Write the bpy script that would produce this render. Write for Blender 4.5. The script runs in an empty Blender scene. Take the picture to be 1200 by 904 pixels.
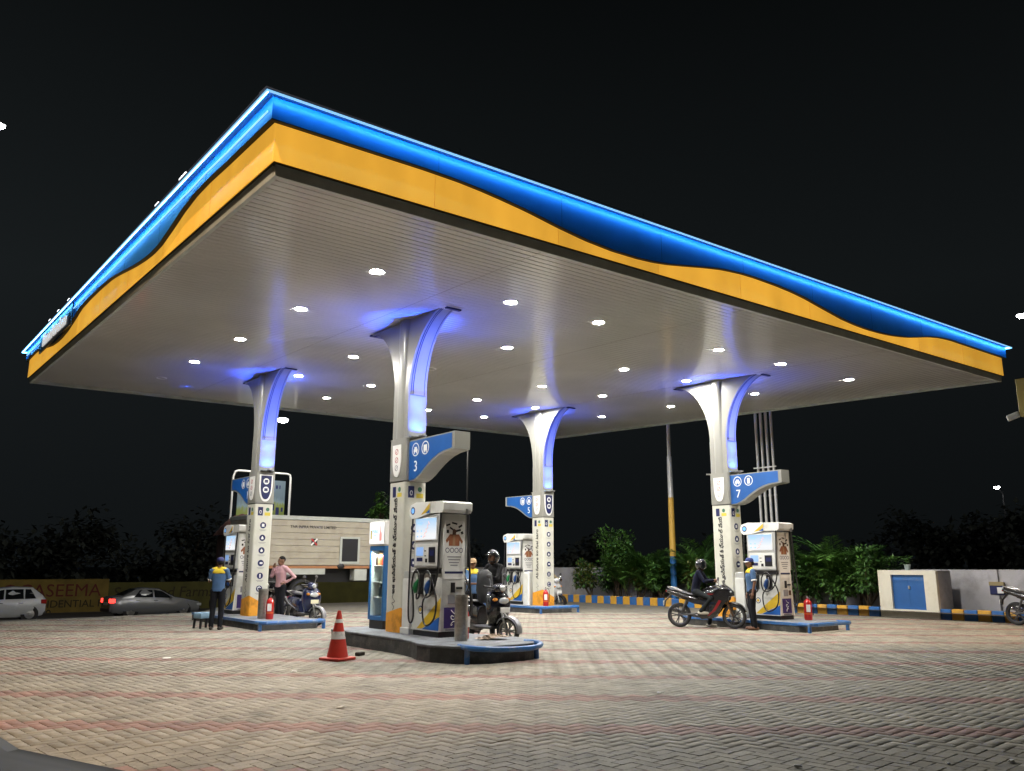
import bpy, bmesh, math, random
import numpy as np
from mathutils import Vector, Matrix
random.seed(7); rng = np.random.default_rng(7)
PI = math.pi; R = math.radians
scene = bpy.context.scene
col = scene.collection

# ---------------------------------------------------------------- camera, sky, exposure
CAM_H = 1.55
cam = bpy.data.cameras.new('camera'); cam_ob = bpy.data.objects.new('camera', cam); col.objects.link(cam_ob)
cam.sensor_width = 36.0; cam.lens = 973.54 * 36.0 / 1200.0
cam.clip_start = 0.05; cam.clip_end = 3000.0
yaw, pitch, roll = R(52.1405), R(12.2165), R(0.1353)
Fv = Vector((math.cos(pitch)*math.cos(yaw), math.cos(pitch)*math.sin(yaw), math.sin(pitch)))
Rv = Vector((math.sin(yaw), -math.cos(yaw), 0)); Uv = Rv.cross(Fv)
R2 = Rv*math.cos(roll) + Uv*math.sin(roll); U2 = -Rv*math.sin(roll) + Uv*math.cos(roll)
cam_ob.matrix_world = Matrix(((R2.x, U2.x, -Fv.x, 0), (R2.y, U2.y, -Fv.y, 0), (R2.z, U2.z, -Fv.z, CAM_H), (0, 0, 0, 1)))
scene.camera = cam_ob
scene.view_settings.view_transform = 'Standard'; scene.view_settings.look = 'None'
scene.view_settings.exposure = 0.38; scene.view_settings.gamma = 1.0
scene.render.engine = 'CYCLES'
scene.cycles.use_denoising = True
scene.cycles.max_bounces = 7; scene.cycles.diffuse_bounces = 4; scene.cycles.glossy_bounces = 4
scene.cycles.sample_clamp_indirect = 6.0
try: scene.cycles.use_light_tree = True
except Exception: pass

world = bpy.data.worlds.new('World'); scene.world = world; world.use_nodes = True
wn = world.node_tree.nodes; wl = world.node_tree.links; wn.clear()
wo = wn.new('ShaderNodeOutputWorld'); wb = wn.new('ShaderNodeBackground')
tc = wn.new('ShaderNodeTexCoord'); sx = wn.new('ShaderNodeSeparateXYZ'); cr = wn.new('ShaderNodeValToRGB')
# night sky of a lit city: grey glow low over the horizon, nearly black overhead
cr.color_ramp.elements[0].position = 0.0; cr.color_ramp.elements[0].color = (.0052, .0064, .0070, 1)
cr.color_ramp.elements[1].position = 0.72; cr.color_ramp.elements[1].color = (.0010, .0012, .0012, 1)
e = cr.color_ramp.elements.new(.16); e.color = (.0068, .0084, .0092, 1)
e = cr.color_ramp.elements.new(.3); e.color = (.0085, .0106, .0114, 1)
wl.new(tc.outputs['Generated'], sx.inputs[0]); wl.new(sx.outputs['Z'], cr.inputs[0])
# the glow of the town is a little stronger towards -X than towards +X
mr = wn.new('ShaderNodeMapRange'); mr.inputs[1].default_value = -1; mr.inputs[2].default_value = 1; mr.inputs[3].default_value = 1.5; mr.inputs[4].default_value = .68
mm_ = wn.new('ShaderNodeMix'); mm_.data_type = 'RGBA'; mm_.blend_type = 'MULTIPLY'; mm_.inputs[0].default_value = 1
wl.new(sx.outputs['X'], mr.inputs[0]); wl.new(cr.outputs[0], mm_.inputs[6]); wl.new(mr.outputs[0], mm_.inputs[7]); wl.new(mm_.outputs[2], wb.inputs[0]); wb.inputs[1].default_value = .78; wl.new(wb.outputs[0], wo.inputs[0])

# ---------------------------------------------------------------- materials
MATS = {}
def mat(name, c, rough=.5, metal=0., spec=.5, emit=None, es=0., var=0., vs=4., bump=0., bs=40., coat=0., trans=0., dirt=None, ds=2., da=.5):
    """principled material; var = brightness mottling, bump = fine relief, dirt = colour of uneven grime"""
    if name in MATS: return MATS[name]
    m = bpy.data.materials.new(name); m.use_nodes = True; MATS[name] = m
    nt = m.node_tree; b = nt.nodes['Principled BSDF']
    c4 = (c[0], c[1], c[2], 1)
    b.inputs['Base Color'].default_value = c4
    b.inputs['Roughness'].default_value = rough; b.inputs['Metallic'].default_value = metal
    b.inputs['Specular IOR Level'].default_value = spec
    b.inputs['Coat Weight'].default_value = coat
    if trans: b.inputs['Transmission Weight'].default_value = trans
    if emit: b.inputs['Emission Color'].default_value = (*emit, 1); b.inputs['Emission Strength'].default_value = es
    if var or bump or dirt:
        t = nt.nodes.new('ShaderNodeTexCoord')
    out = None
    if var:
        n = nt.nodes.new('ShaderNodeTexNoise'); n.inputs['Scale'].default_value = vs; n.inputs['Detail'].default_value = 5
        nt.links.new(t.outputs['Object'], n.inputs['Vector'])
        r = nt.nodes.new('ShaderNodeValToRGB')
        r.color_ramp.elements[0].position = .3; r.color_ramp.elements[1].position = .7
        r.color_ramp.elements[0].color = tuple(max(0, x*(1-var)) for x in c)+(1,)
        r.color_ramp.elements[1].color = tuple(min(1, x*(1+var*.6)) for x in c)+(1,)
        nt.links.new(n.outputs['Fac'], r.inputs[0]); out = r.outputs[0]
    if dirt:
        n = nt.nodes.new('ShaderNodeTexNoise'); n.inputs['Scale'].default_value = ds; n.inputs['Detail'].default_value = 8; n.inputs['Roughness'].default_value = .65
        nt.links.new(t.outputs['Object'], n.inputs['Vector'])
        r = nt.nodes.new('ShaderNodeValToRGB'); r.color_ramp.elements[0].position = .5; r.color_ramp.elements[1].position = .72
        r.color_ramp.elements[0].color = (0, 0, 0, 1); r.color_ramp.elements[1].color = (da, da, da, 1)
        mx = nt.nodes.new('ShaderNodeMix'); mx.data_type = 'RGBA'
        nt.links.new(n.outputs['Fac'], r.inputs[0]); nt.links.new(r.outputs[0], mx.inputs[0])
        mx.inputs[6].default_value = c4; mx.inputs[7].default_value = (*dirt, 1)
        if out: nt.links.new(out, mx.inputs[6])
        out = mx.outputs[2]
    if out: nt.links.new(out, b.inputs['Base Color'])
    if bump:
        n = nt.nodes.new('ShaderNodeTexNoise'); n.inputs['Scale'].default_value = bs; n.inputs['Detail'].default_value = 4
        nt.links.new(t.outputs['Object'], n.inputs['Vector'])
        bp = nt.nodes.new('ShaderNodeBump'); bp.inputs['Strength'].default_value = bump; bp.inputs['Distance'].default_value = .02
        nt.links.new(n.outputs['Fac'], bp.inputs['Height']); nt.links.new(bp.outputs[0], b.inputs['Normal'])
    return m

# ---------------------------------------------------------------- mesh helpers
def basis(d):
    d = Vector(d).normalized()
    u = d.orthogonal().normalized() if abs(d.z) > .95 else d.cross(Vector((0, 0, 1))).normalized()
    return u, d.cross(u).normalized()
class MB:
    def __init__(s): s.v = []; s.f = []
    def add(s, vs, fs, M=None):
        o = len(s.v)
        s.v += [tuple(M @ Vector(p)) for p in vs] if M is not None else [tuple(p) for p in vs]
        s.f += [tuple(o+i for i in f) for f in fs]; return s
    def box(s, x0, x1, y0, y1, z0, z1, M=None, bev=0, seg=1):
        if bev:
            bm = bmesh.new(); bmesh.ops.create_cube(bm, size=1)
            for v in bm.verts: v.co = Vector(((x0+x1)/2+v.co.x*(x1-x0), (y0+y1)/2+v.co.y*(y1-y0), (z0+z1)/2+v.co.z*(z1-z0)))
            bmesh.ops.bevel(bm, geom=bm.edges[:], offset=bev, segments=seg, affect='EDGES', profile=.5)
            bm.verts.index_update()
            s.add([v.co[:] for v in bm.verts], [[v.index for v in f.verts] for f in bm.faces], M); bm.free(); return s
        return s.add([(x, y, z) for z in (z0, z1) for x, y in ((x0, y0), (x1, y0), (x1, y1), (x0, y1))],
                     [(3, 2, 1, 0), (4, 5, 6, 7), (0, 1, 5, 4), (1, 2, 6, 5), (2, 3, 7, 6), (3, 0, 4, 7)], M)
    def loft(s, rings, M=None, closed=True, caps=True):
        n = len(rings[0]); vs = [p for r in rings for p in r]; fs = []
        for i in range(len(rings)-1):
            for j in range(n if closed else n-1):
                k = (j+1) % n; fs.append((i*n+j, i*n+k, (i+1)*n+k, (i+1)*n+j))
        if caps: fs += [tuple(reversed(range(n))), tuple((len(rings)-1)*n+j for j in range(n))]
        return s.add(vs, fs, M)
    def tube(s, pts, r, n=8, M=None, caps=True, flat=1.0):
        pts = [Vector(p) for p in pts]; rs = list(r) if hasattr(r, '__len__') else [r]*len(pts); rings = []
        u = None
        for i, p in enumerate(pts):
            d = (pts[min(i+1, len(pts)-1)] - pts[max(i-1, 0)]).normalized()
            if u is None: u, w = basis(d)
            else:
                u = (u - d*u.dot(d)).normalized(); w = d.cross(u).normalized()
            rings.append([p + u*(rs[i]*math.cos(2*PI*k/n)) + w*(rs[i]*flat*math.sin(2*PI*k/n)) for k in range(n)])
        return s.loft(rings, M, caps=caps)
    def cyl(s, p0, p1, r0, r1=None, n=12, M=None): return s.tube([p0, p1], [r0, r0 if r1 is None else r1], n, M)
    def lathe(s, prof, n=16, M=None, caps=True):
        return s.loft([[(r*math.cos(2*PI*k/n), r*math.sin(2*PI*k/n), z) for k in range(n)] for r, z in prof], M, caps=caps)
    def prism(s, poly, a, b, axis='x', M=None):
        f = {'x': lambda p, h: (h, p[0], p[1]), 'y': lambda p, h: (p[0], h, p[1]), 'z': lambda p, h: (p[0], p[1], h)}[axis]
        return s.loft([[f(p, a) for p in poly], [f(p, b) for p in poly]], M)
    def ell(s, c, rx, ry, rz, n=12, m=8, M=None):
        rings = [[(c[0]+rx*math.sin(PI*i/m)*math.cos(2*PI*k/n), c[1]+ry*math.sin(PI*i/m)*math.sin(2*PI*k/n), c[2]-rz*math.cos(PI*i/m)) for k in range(n)] for i in range(1, m)]
        o = len(s.v); s.loft(rings, M, caps=False)
        vs = [(c[0], c[1], c[2]-rz), (c[0], c[1], c[2]+rz)]
        L = (m-2)*n; o2 = len(s.v); s.add(vs, [], M)
        s.f += [(o+(k+1) % n, o+k, o2) for k in range(n)] + [(o+L+k, o+L+(k+1) % n, o2+1) for k in range(n)]
        return s
    def quad(s, a, b, c, d, M=None): return s.add([a, b, c, d], [(0, 1, 2, 3)], M)
    def wheel_tyre(s, c, rad, w, ax=(1, 0, 0), n=28):
        # torus-like tyre about axis ax
        ax = Vector(ax).normalized(); u, v = basis(ax); rings = []
        prof = [(-.5, -.30), (-.5, -.1), (-.36, 0), (0, .04), (.36, 0), (.5, -.1), (.5, -.30)]
        for k in range(n):
            a = 2*PI*k/n; d = u*math.cos(a)+v*math.sin(a)
            rings.append([Vector(c)+ax*(t*w)+d*(rad+q*w*1.2-.04*w) for t, q in prof])
        rings.append(rings[0]); return s.loft(rings, caps=False)
    def build(s, name, m, parent=None, smooth=False, loc=None, rot=None, ang=40):
        me = bpy.data.meshes.new(name); me.from_pydata(s.v, [], s.f)
        bm = bmesh.new(); bm.from_mesh(me)
        bmesh.ops.recalc_face_normals(bm, faces=bm.faces[:]); bm.to_mesh(me); bm.free()
        if smooth:
            me.polygons.foreach_set('use_smooth', [True]*len(me.polygons)); me.set_sharp_from_angle(angle=R(ang))
        return link(name, me, m, parent, loc, rot)
def link(name, me, m, parent=None, loc=None, rot=None):
    o = bpy.data.objects.new(name, me); col.objects.link(o)
    if m is not None and not me.materials: me.materials.append(m)
    if parent is not None: o.parent = parent
    if loc is not None: o.location = loc
    if rot is not None: o.rotation_euler = rot
    return o
def tag(o, label, cat, group=None):
    o['label'] = label; o['category'] = cat
    if group: o['group'] = group
    return o
def thing(name, label, cat, loc=(0, 0, 0), rz=0., group=None):
    o = bpy.data.objects.new(name, None); col.objects.link(o); o.empty_display_size = .2
    o.location = loc; o.rotation_euler = (0, 0, rz); return tag(o, label, cat, group)
def structure(o): o['kind'] = 'structure'; return o
def kids(o): return [c for c in bpy.data.objects if c.parent is o]
def copy_tree(o, parent=None):
    c = o.copy(); col.objects.link(c); c.parent = parent
    for ch in kids(o): copy_tree(ch, c)
    return c
def smoothcurve(pts, n=6):
    """Catmull-Rom through the points"""
    P = [Vector(p) for p in pts]; P = [P[0]*2-P[1]] + P + [P[-1]*2-P[-2]]; out = []
    for i in range(1, len(P)-2):
        for k in range(n):
            t = k/n; a, b, c, d = P[i-1:i+3]
            out.append(.5*((2*b)+(c-a)*t+(2*a-5*b+4*c-d)*t*t+(3*b-a-3*c+d)*t**3))
    out.append(P[-2]); return out
TEXTS = {}
def text_mesh(s, size, ext=.004, bold=0., shear=0., align='CENTER', sx=1.):
    key = (s, size, ext, bold, shear, align, sx)
    if key in TEXTS: return TEXTS[key]
    cu = bpy.data.curves.new('lettering', 'FONT'); cu.body = s; cu.size = size; cu.extrude = ext; cu.offset = bold; cu.shear = shear
    cu.align_x = align; cu.align_y = 'CENTER'; cu.resolution_u = 3
    ob = bpy.data.objects.new('lettering', cu); col.objects.link(ob); bpy.context.view_layer.update()
    me = bpy.data.meshes.new_from_object(ob.evaluated_get(bpy.context.evaluated_depsgraph_get()))
    if sx != 1.: me.transform(Matrix.Diagonal((sx, 1, 1, 1)))
    bpy.data.objects.remove(ob); bpy.data.curves.remove(cu); TEXTS[key] = me; return me
def text(name, s, size, m, parent, loc, rot, ext=.004, bold=0., shear=0., align='CENTER', sx=1.):
    me = text_mesh(s, size, ext, bold, shear, align, sx)
    if me.materials and me.materials[0] is not m: me = me.copy(); me.materials.clear()
    return link(name, me, m, parent, loc, rot)
FX = (PI/2, 0, -PI/2)     # lettering that faces -X and reads along -Y
FY = (PI/2, 0, 0)         # lettering that faces -Y and reads along +X

def ZC(x, y): return 5.947 + .01149*x + .03227*y      # height of the canopy's lower edge
# ================================================================= GROUND
m_soil = mat('soil', (.035, .034, .03), .95, var=.4, vs=.6, bump=.5, bs=6)
m_asph = mat('asphalt', (.05, .05, .05), .85, var=.25, vs=1.2, bump=.4, bs=60)
m_joint = mat('joint_sand', (.15, .138, .11), .95, var=.35, vs=3)
def gridmesh(xs, ys, zf):
    vs = [(x, y, zf(x, y)) for y in ys for x in xs]; n = len(xs)
    fs = [(j*n+i, j*n+i+1, (j+1)*n+i+1, (j+1)*n+i) for j in range(len(ys)-1) for i in range(n-1)]
    b = MB(); b.add(vs, fs); return b
def gz(x, y):
    # the ground falls away behind the forecourt to the road, left of the lorry
    t = min(1, max(0, (y-28.8)/10.0)); s = min(1, max(0, (24-x)/8.0)) if y < 38 else 1.
    return -.06 - .96*(t*t*(3-2*t))*s
structure(gridmesh(sorted(set([-600, -200, -80, -40]+list(range(-20, 40, 2))+[50, 80, 140, 300, 600])),
    sorted(set([-300, -80, -20, -6, 0, 10, 20, 27, 28, 28.6]+[29+i for i in range(12)]+[44, 48, 60, 100, 200, 400, 900])), gz).build('ground', m_soil, None, True))
def rz_(x, y): return gz(x, y)+.02
structure(gridmesh([-120, -60, -30, -15]+list(range(-10, 15, 1))+[20, 40, 80, 150], [41.5, 43, 45, 47, 49], rz_).build('road', m_asph, None, True))

# forecourt: bed of joint sand, interlocking pavers laid in herringbone on top, red double courses across
def paver_material(name, c, c2):
    m = bpy.data.materials.new(name); m.use_nodes = True; nt = m.node_tree; N = nt.nodes; L = nt.links; b = N['Principled BSDF']
    b.inputs['Roughness'].default_value = .72; b.inputs['Specular IOR Level'].default_value = .35
    g = N.new('ShaderNodeNewGeometry'); oi = N.new('ShaderNodeObjectInfo'); a = N.new('ShaderNodeMath'); a.operation = 'ADD'
    fr = N.new('ShaderNodeMath'); fr.operation = 'FRACT'
    L.new(g.outputs['Random Per Island'], a.inputs[0]); L.new(oi.outputs['Random'], a.inputs[1]); L.new(a.outputs[0], fr.inputs[0])
    r = N.new('ShaderNodeValToRGB'); r.color_ramp.elements[0].color = (*c, 1); r.color_ramp.elements[1].color = (*c2, 1)
    L.new(fr.outputs[0], r.inputs[0])
    tc = N.new('ShaderNodeNewGeometry')
    n1 = N.new('ShaderNodeTexNoise'); n1.inputs['Scale'].default_value = .55; n1.inputs['Detail'].default_value = 6; n1.inputs['Roughness'].default_value = .6
    n2 = N.new('ShaderNodeTexNoise'); n2.inputs['Scale'].default_value = 45; n2.inputs['Detail'].default_value = 4
    n3 = N.new('ShaderNodeTexNoise'); n3.inputs['Scale'].default_value = 2.3; n3.inputs['Detail'].default_value = 7; n3.inputs['Roughness'].default_value = .7
    for n in (n1, n2, n3): L.new(tc.outputs['Position'], n.inputs['Vector'])
    def ramp(src, p0, v0, p1, v1):
        q = N.new('ShaderNodeMapRange'); q.inputs[1].default_value = p0; q.inputs[2].default_value = p1; q.inputs[3].default_value = v0; q.inputs[4].default_value = v1
        L.new(src, q.inputs[0]); return q.outputs[0]
    mul = r.outputs[0]
    for src in (ramp(n1.outputs['Fac'], .3, .78, .7, 1.14), ramp(n2.outputs['Fac'], .3, .86, .7, 1.12), ramp(n3.outputs['Fac'], .34, .66, .52, 1.0)):
        mx = N.new('ShaderNodeMix'); mx.data_type = 'RGBA'; mx.blend_type = 'MULTIPLY'; mx.inputs[0].default_value = 1
        L.new(mul, mx.inputs[6]); L.new(src, mx.inputs[7]); mul = mx.outputs[2]
    # oil drips and old stains, dark patches with soft ragged edges
    n4 = N.new('ShaderNodeTexNoise'); n4.inputs['Scale'].default_value = .9; n4.inputs['Detail'].default_value = 9; n4.inputs['Roughness'].default_value = .72; n4.inputs['Distortion'].default_value = .6; L.new(tc.outputs['Position'], n4.inputs['Vector'])
    mx = N.new('ShaderNodeMix'); mx.data_type = 'RGBA'; mx.blend_type = 'MULTIPLY'; mx.inputs[0].default_value = 1; L.new(mul, mx.inputs[6]); L.new(ramp(n4.outputs['Fac'], .56, 1.0, .70, .52), mx.inputs[7]); mul = mx.outputs[2]
    L.new(mul, b.inputs['Base Color'])
    bp = N.new('ShaderNodeBump'); bp.inputs['Strength'].default_value = .35; bp.inputs['Distance'].default_value = .004
    L.new(n2.outputs['Fac'], bp.inputs['Height']); L.new(bp.outputs[0], b.inputs['Normal'])
    return m
m_pg = paver_material('paver_grey', (.212, .2, .16), (.295, .278, .225))
m_pr = paver_material('paver_red', (.205, .13, .112), (.285, .178, .15))
forecourt = structure(MB().prism([(-12, -6), (30, -6), (30, 33), (11.5, 33), (9.5, 29.2), (3.2, 27.6), (-12, 25.5)], -.3, -.0065, 'z').build('forecourt', m_joint))
PW, PL, GAP = .12, .24, .005
ca, sa = math.cos(R(5.5)), math.sin(R(5.5))
nv = (math.cos(R(50.5)), math.sin(R(50.5)))
def is_red(x, y):
    o = (x*nv[0]+y*nv[1]-8.62) % 1.925
    return o < .205 or o > 1.925-.205
def zig(L, W, amp, g):
    """outline of an interlocking paver: two long zigzag edges"""
    a, b = L/2-g/2, W/2-g/2; m = amp
    return [(-a, -b+m), (-a*.62, -b-m), (-a*.2, -b+m), (a*.2, -b-m), (a*.62, -b+m), (a, -b-m),
            (a, b-m), (a*.62, b+m), (a*.2, b-m), (-a*.2, b+m), (-a*.62, b-m), (-a, b+m)]
OUT = zig(PL, PW, .004, GAP)
def paver_verts(simple):
    if simple:
        a, b = PL/2-.005, PW/2-.005; e = .006
        lo = [(-a, -b, -.02), (a, -b, -.02), (a, b, -.02), (-a, b, -.02)]; hi = [(-a+e, -b+e, 0), (a-e, -b+e, 0), (a-e, b-e, 0), (-a+e, b-e, 0)]
        v = lo+hi; f = [(4, 5, 6, 7)]+[(i, (i+1) % 4, 4+(i+1) % 4, 4+i) for i in range(4)]
        return v, f
    n = 12; lo = [(x, y, -.02) for x, y in OUT]; mid = [(x, y, -.005) for x, y in OUT]; hi = [(x*.965, y*.93, 0) for x, y in OUT]
    f = [tuple(range(2*n, 3*n))]+[(r*n+i, r*n+(i+1) % n, (r+1)*n+(i+1) % n, (r+1)*n+i) for r in range(2) for i in range(n)]
    return lo+mid+hi, f
def px_of(x, y):
    p = Vector((x, y, -CAM_H)); d = p.dot(Fv)
    return 600+973.54*p.dot(R2)/d, 452-973.54*p.dot(U2)/d, d
pav = []
for k in range(-60, 260):          # herringbone lattice: step (1,1) and (2,-2)
    for l in range(-95, 95):
        bx, by = k*1+l*2, k*1-l*2
        for rot in (0, 1):
            cxu, cyu = (bx+1, by+.5) if rot == 0 else (bx+2.5, by)
            X, Y = cxu*PW, cyu*PW
            x, y = X*ca-Y*sa, X*sa+Y*ca
            q = x*Fv.x/math.cos(pitch)+y*Fv.y/math.cos(pitch)
            if q < 4.4 or q > 29: continue
            s_ = x*Rv.x+y*Rv.y
            if abs(s_) > q*.66+1.2: continue
            if y > 27+.2*x-.5 and x < 11: continue
            pav.append((x, y, rot, q, s_))
# the 300 that show largest: nearest to the camera inside the frame
def in_frame(p): 
    a, b, d = px_of(p[0], p[1]); return -10 < a < 1210 and b < 908
vis = [i for i, p in enumerate(pav) if p[3] < 9 and in_frame(p)]
vis.sort(key=lambda i: pav[i][3]); big = set(vis[:300])
pv, pf = paver_verts(False)
pmesh = {}
for nm, mm in (('grey', m_pg), ('red', m_pr)):
    for variant in range(5):
        b = MB(); jit = [(x+random.uniform(-.0015, .0015), y+random.uniform(-.0015, .0015), z) for x, y, z in pv]; b.add(jit, pf)
        me = bpy.data.meshes.new('paver'); me.from_pydata(b.v, [], b.f); me.materials.append(mm); pmesh[nm, variant] = me
for i in sorted(big):
    x, y, rot, q, s_ = pav[i]
    o = bpy.data.objects.new('paver', pmesh['red' if is_red(x, y) else 'grey', random.randrange(5)]); col.objects.link(o); o.parent = forecourt
    o.location = (x, y, random.gauss(0, .0010)); o.rotation_euler = (random.gauss(0, .004), random.gauss(0, .004), R(5.5)+rot*PI/2+random.gauss(0, .008)+PI*random.randrange(2))
def join_pavers(name, idx, simple, m):
    v0, f0 = paver_verts(simple); v0 = np.array(v0); n = len(v0)
    A = np.array([(pav[i][0], pav[i][1], pav[i][2]) for i in idx]); k = len(A)
    th = R(5.5)+A[:, 2]*PI/2+rng.normal(0, .008, k); c, s = np.cos(th), np.sin(th)
    V = np.empty((k, n, 3)); tx, ty = rng.normal(0, .004, k), rng.normal(0, .004, k)
    V[:, :, 0] = v0[:, 0]*c[:, None]-v0[:, 1]*s[:, None]+A[:, 0:1]; V[:, :, 1] = v0[:, 0]*s[:, None]+v0[:, 1]*c[:, None]+A[:, 1:2]
    V[:, :, 2] = v0[:, 2]+rng.normal(0, .0010, k)[:, None]+tx[:, None]*v0[:, 0]+ty[:, None]*v0[:, 1]
    ls = np.array([len(f) for f in f0]); li = np.concatenate([np.array(f) for f in f0])
    me = bpy.data.meshes.new(name); me.vertices.add(k*n); me.vertices.foreach_set('co', V.ravel())
    me.loops.add(k*len(li)); me.loops.foreach_set('vertex_index', (li[None, :]+(np.arange(k)*n)[:, None]).ravel().astype(np.int32))
    tot = np.tile(ls, k); me.polygons.add(len(tot)); me.polygons.foreach_set('loop_start', np.concatenate([[0], np.cumsum(tot)[:-1]]).astype(np.int32))
    me.update(calc_edges=True); me.validate()
    o = link(name, me, m, forecourt); o['kind'] = 'stuff'; return o
for simple in (False, True):
    for red in (False, True):
        idx = [i for i, p in enumerate(pav) if i not in big and (p[3] >= 12.5) == simple and is_red(p[0], p[1]) == red]
        join_pavers('red_pavers' if red else 'grey_pavers', idx, simple, m_pr if red else m_pg)
# ================================================================= CANOPY
X0, Y0, X1, Y1 = 3.529, 9.366, 24.385, 28.335
m_soffit = mat('soffit_paint', (.74, .745, .73), .4, 0., .5, var=.12, vs=.45, coat=1.0)
m_soffit.node_tree.nodes['Principled BSDF'].inputs['Coat Roughness'].default_value = .13; m_soffit.node_tree.nodes['Principled BSDF'].inputs['Coat IOR'].default_value = 1.65
m_trim = mat('canopy_trim', (.66, .72, .68), .35, .0, var=.15, vs=3)
m_dark = mat('dark_gap', (.015, .015, .015), .7)
m_orange = mat('orange_lightbox', (.80, .40, .05), .5, emit=(.87, .43, .045), es=.8)
def uneven(m, lo, hi):
    """backlit plastic: every panel a little different, cloudy and streaked"""
    N = m.node_tree.nodes; L = m.node_tree.links; b = N['Principled BSDF']; g = N.new('ShaderNodeNewGeometry'); oi = N.new('ShaderNodeObjectInfo')
    mp = N.new('ShaderNodeMapping'); mp.inputs['Scale'].default_value = (1.6, 1.6, .35); n1 = N.new('ShaderNodeTexNoise'); n1.inputs['Scale'].default_value = 1.0; n1.inputs['Detail'].default_value = 6
    L.new(g.outputs['Position'], mp.inputs[0]); L.new(mp.outputs[0], n1.inputs['Vector'])
    a = N.new('ShaderNodeMath'); a.operation = 'MULTIPLY_ADD'; a.inputs[1].default_value = .35; L.new(oi.outputs['Random'], a.inputs[0]); L.new(n1.outputs['Fac'], a.inputs[2])
    r = N.new('ShaderNodeMapRange'); r.inputs[1].default_value = .35; r.inputs[2].default_value = 1.0; r.inputs[3].default_value = lo; r.inputs[4].default_value = hi
    L.new(a.outputs[0], r.inputs[0]); L.new(r.outputs[0], b.inputs['Emission Strength'])
uneven(m_orange, .42, .74)
m_blue = mat('blue_fascia', (.03, .26, .70), .35, 0., .4, var=.1, vs=2)
m_led = mat('led_strip', (.6, .85, 1.), .4, emit=(.11, .53, 1.0), es=30.0)
m_lens_b = mat('led_lens', (.5, .8, 1.), .4, emit=(.30, .66, 1.0), es=.75)
m_led2 = mat('led_seam', (.6, .85, 1.), .4, emit=(.30, .66, 1.0), es=1.0)
m_roof = mat('roof_sheet', (.05, .07, .12), .5, var=.2)
m_cornice = mat('cornice_metal', (.07, .10, .18), .4, .2)
canopy = thing('fuel_station_canopy', 'large canopy with wavy blue and orange fascia over the fuel pumps', 'canopy', (0, 0, 0))
def zc(x, y): return ZC(x, y)
# ribbed ceiling: folded sheet strips running along X
P = .15; vs = []; n = int((Y1-Y0-.24)/P); prof = []
for i in range(n):
    y = Y0+.12+i*P; prof += [(y+.004, .078), (y+.012, .062), (y+P-.012, .062), (y+P-.004, .078)]
b = MB(); xs = (X0+.1, X1-.1); vs = [(x, y, zc(x, y)+dz) for x in xs for y, dz in prof]; k = len(prof)
b.add(vs, [(i, i+1, k+i+1, k+i) for i in range(k-1)])
o = b.build('soffit_panels', m_soffit, canopy); o['kind'] = 'stuff'
for xj in (8.0, 13.2, 18.6):      # cross joints of the ceiling strips
    b = MB(); b.loft([[(x, y, zc(x, y)+z) for x, z in ((xj-.006, .060), (xj+.006, .060), (xj+.006, .075), (xj-.006, .075))] for y in (Y0+.12, Y1-.12)]); b.build('joint_strip', mat('joint_grey', (.3, .29, .26), .6), canopy)
# the roof deck above
rp = [(X0+.05, Y0+.05), (X1-.05, Y0+.05), (X1-.05, Y1-.05), (X0+.05, Y1-.05)]
b = MB(); b.loft([[(x, y, zc(x, y)+.14) for x, y in ((X0+.05, Y0+.05), (X1-.05, Y0+.05), (X1-.05, Y1-.05), (X0+.05, Y1-.05))], [(x, y, zc(x, y)+1.0) for x, y in rp]])
b.build('roof_deck', m_roof, canopy)
# wave of the fascia, height of the orange band above the lower edge
def interp(pts, t): return float(np.interp(t, [p[0] for p in pts], [p[1] for p in pts]))
WF = [(3.2, .68), (5.6, .685), (6.2, .672), (6.6, .645), (7.0, .605), (7.5, .545), (8.1, .445), (8.7, .365), (9.3, .322), (9.9, .322), (10.34, .345), (10.7, .385), (11.02, .435), (11.73, .55), (12.2, .615), (12.75, .655), (13.2, .662), (13.9, .645), (14.42, .615), (14.9, .565), (15.33, .497), (16.29, .355), (16.8, .315), (17.3, .296), (17.9, .305), (18.45, .335), (19.1, .405), (19.6, .49), (20.22, .6), (20.8, .665), (21.35, .69), (22.7, .68), (24.8, .672)]
WL = [(9., .68), (10.9, .70), (11.7, .72), (12.3, .705), (12.9, .63), (13.53, .50), (14.1, .40), (14.6, .375), (15.11, .40), (15.8, .46), (16.53, .55), (17.3, .645), (17.82, .69), (18.87, .72), (19.8, .72), (20.7, .69), (21.49, .55), (22.2, .44), (22.9, .395), (23.5, .395), (24.2, .43), (25.3, .56), (26.3, .68), (26.9, .71), (28.8, .70)]
BD = .14
m_oseam = mat('orange_seam', (.7, .36, .05), .5, emit=(.8, .38, .035), es=.3); m_bseam = mat('blue_seam', (.015, .12, .35), .5)
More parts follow.
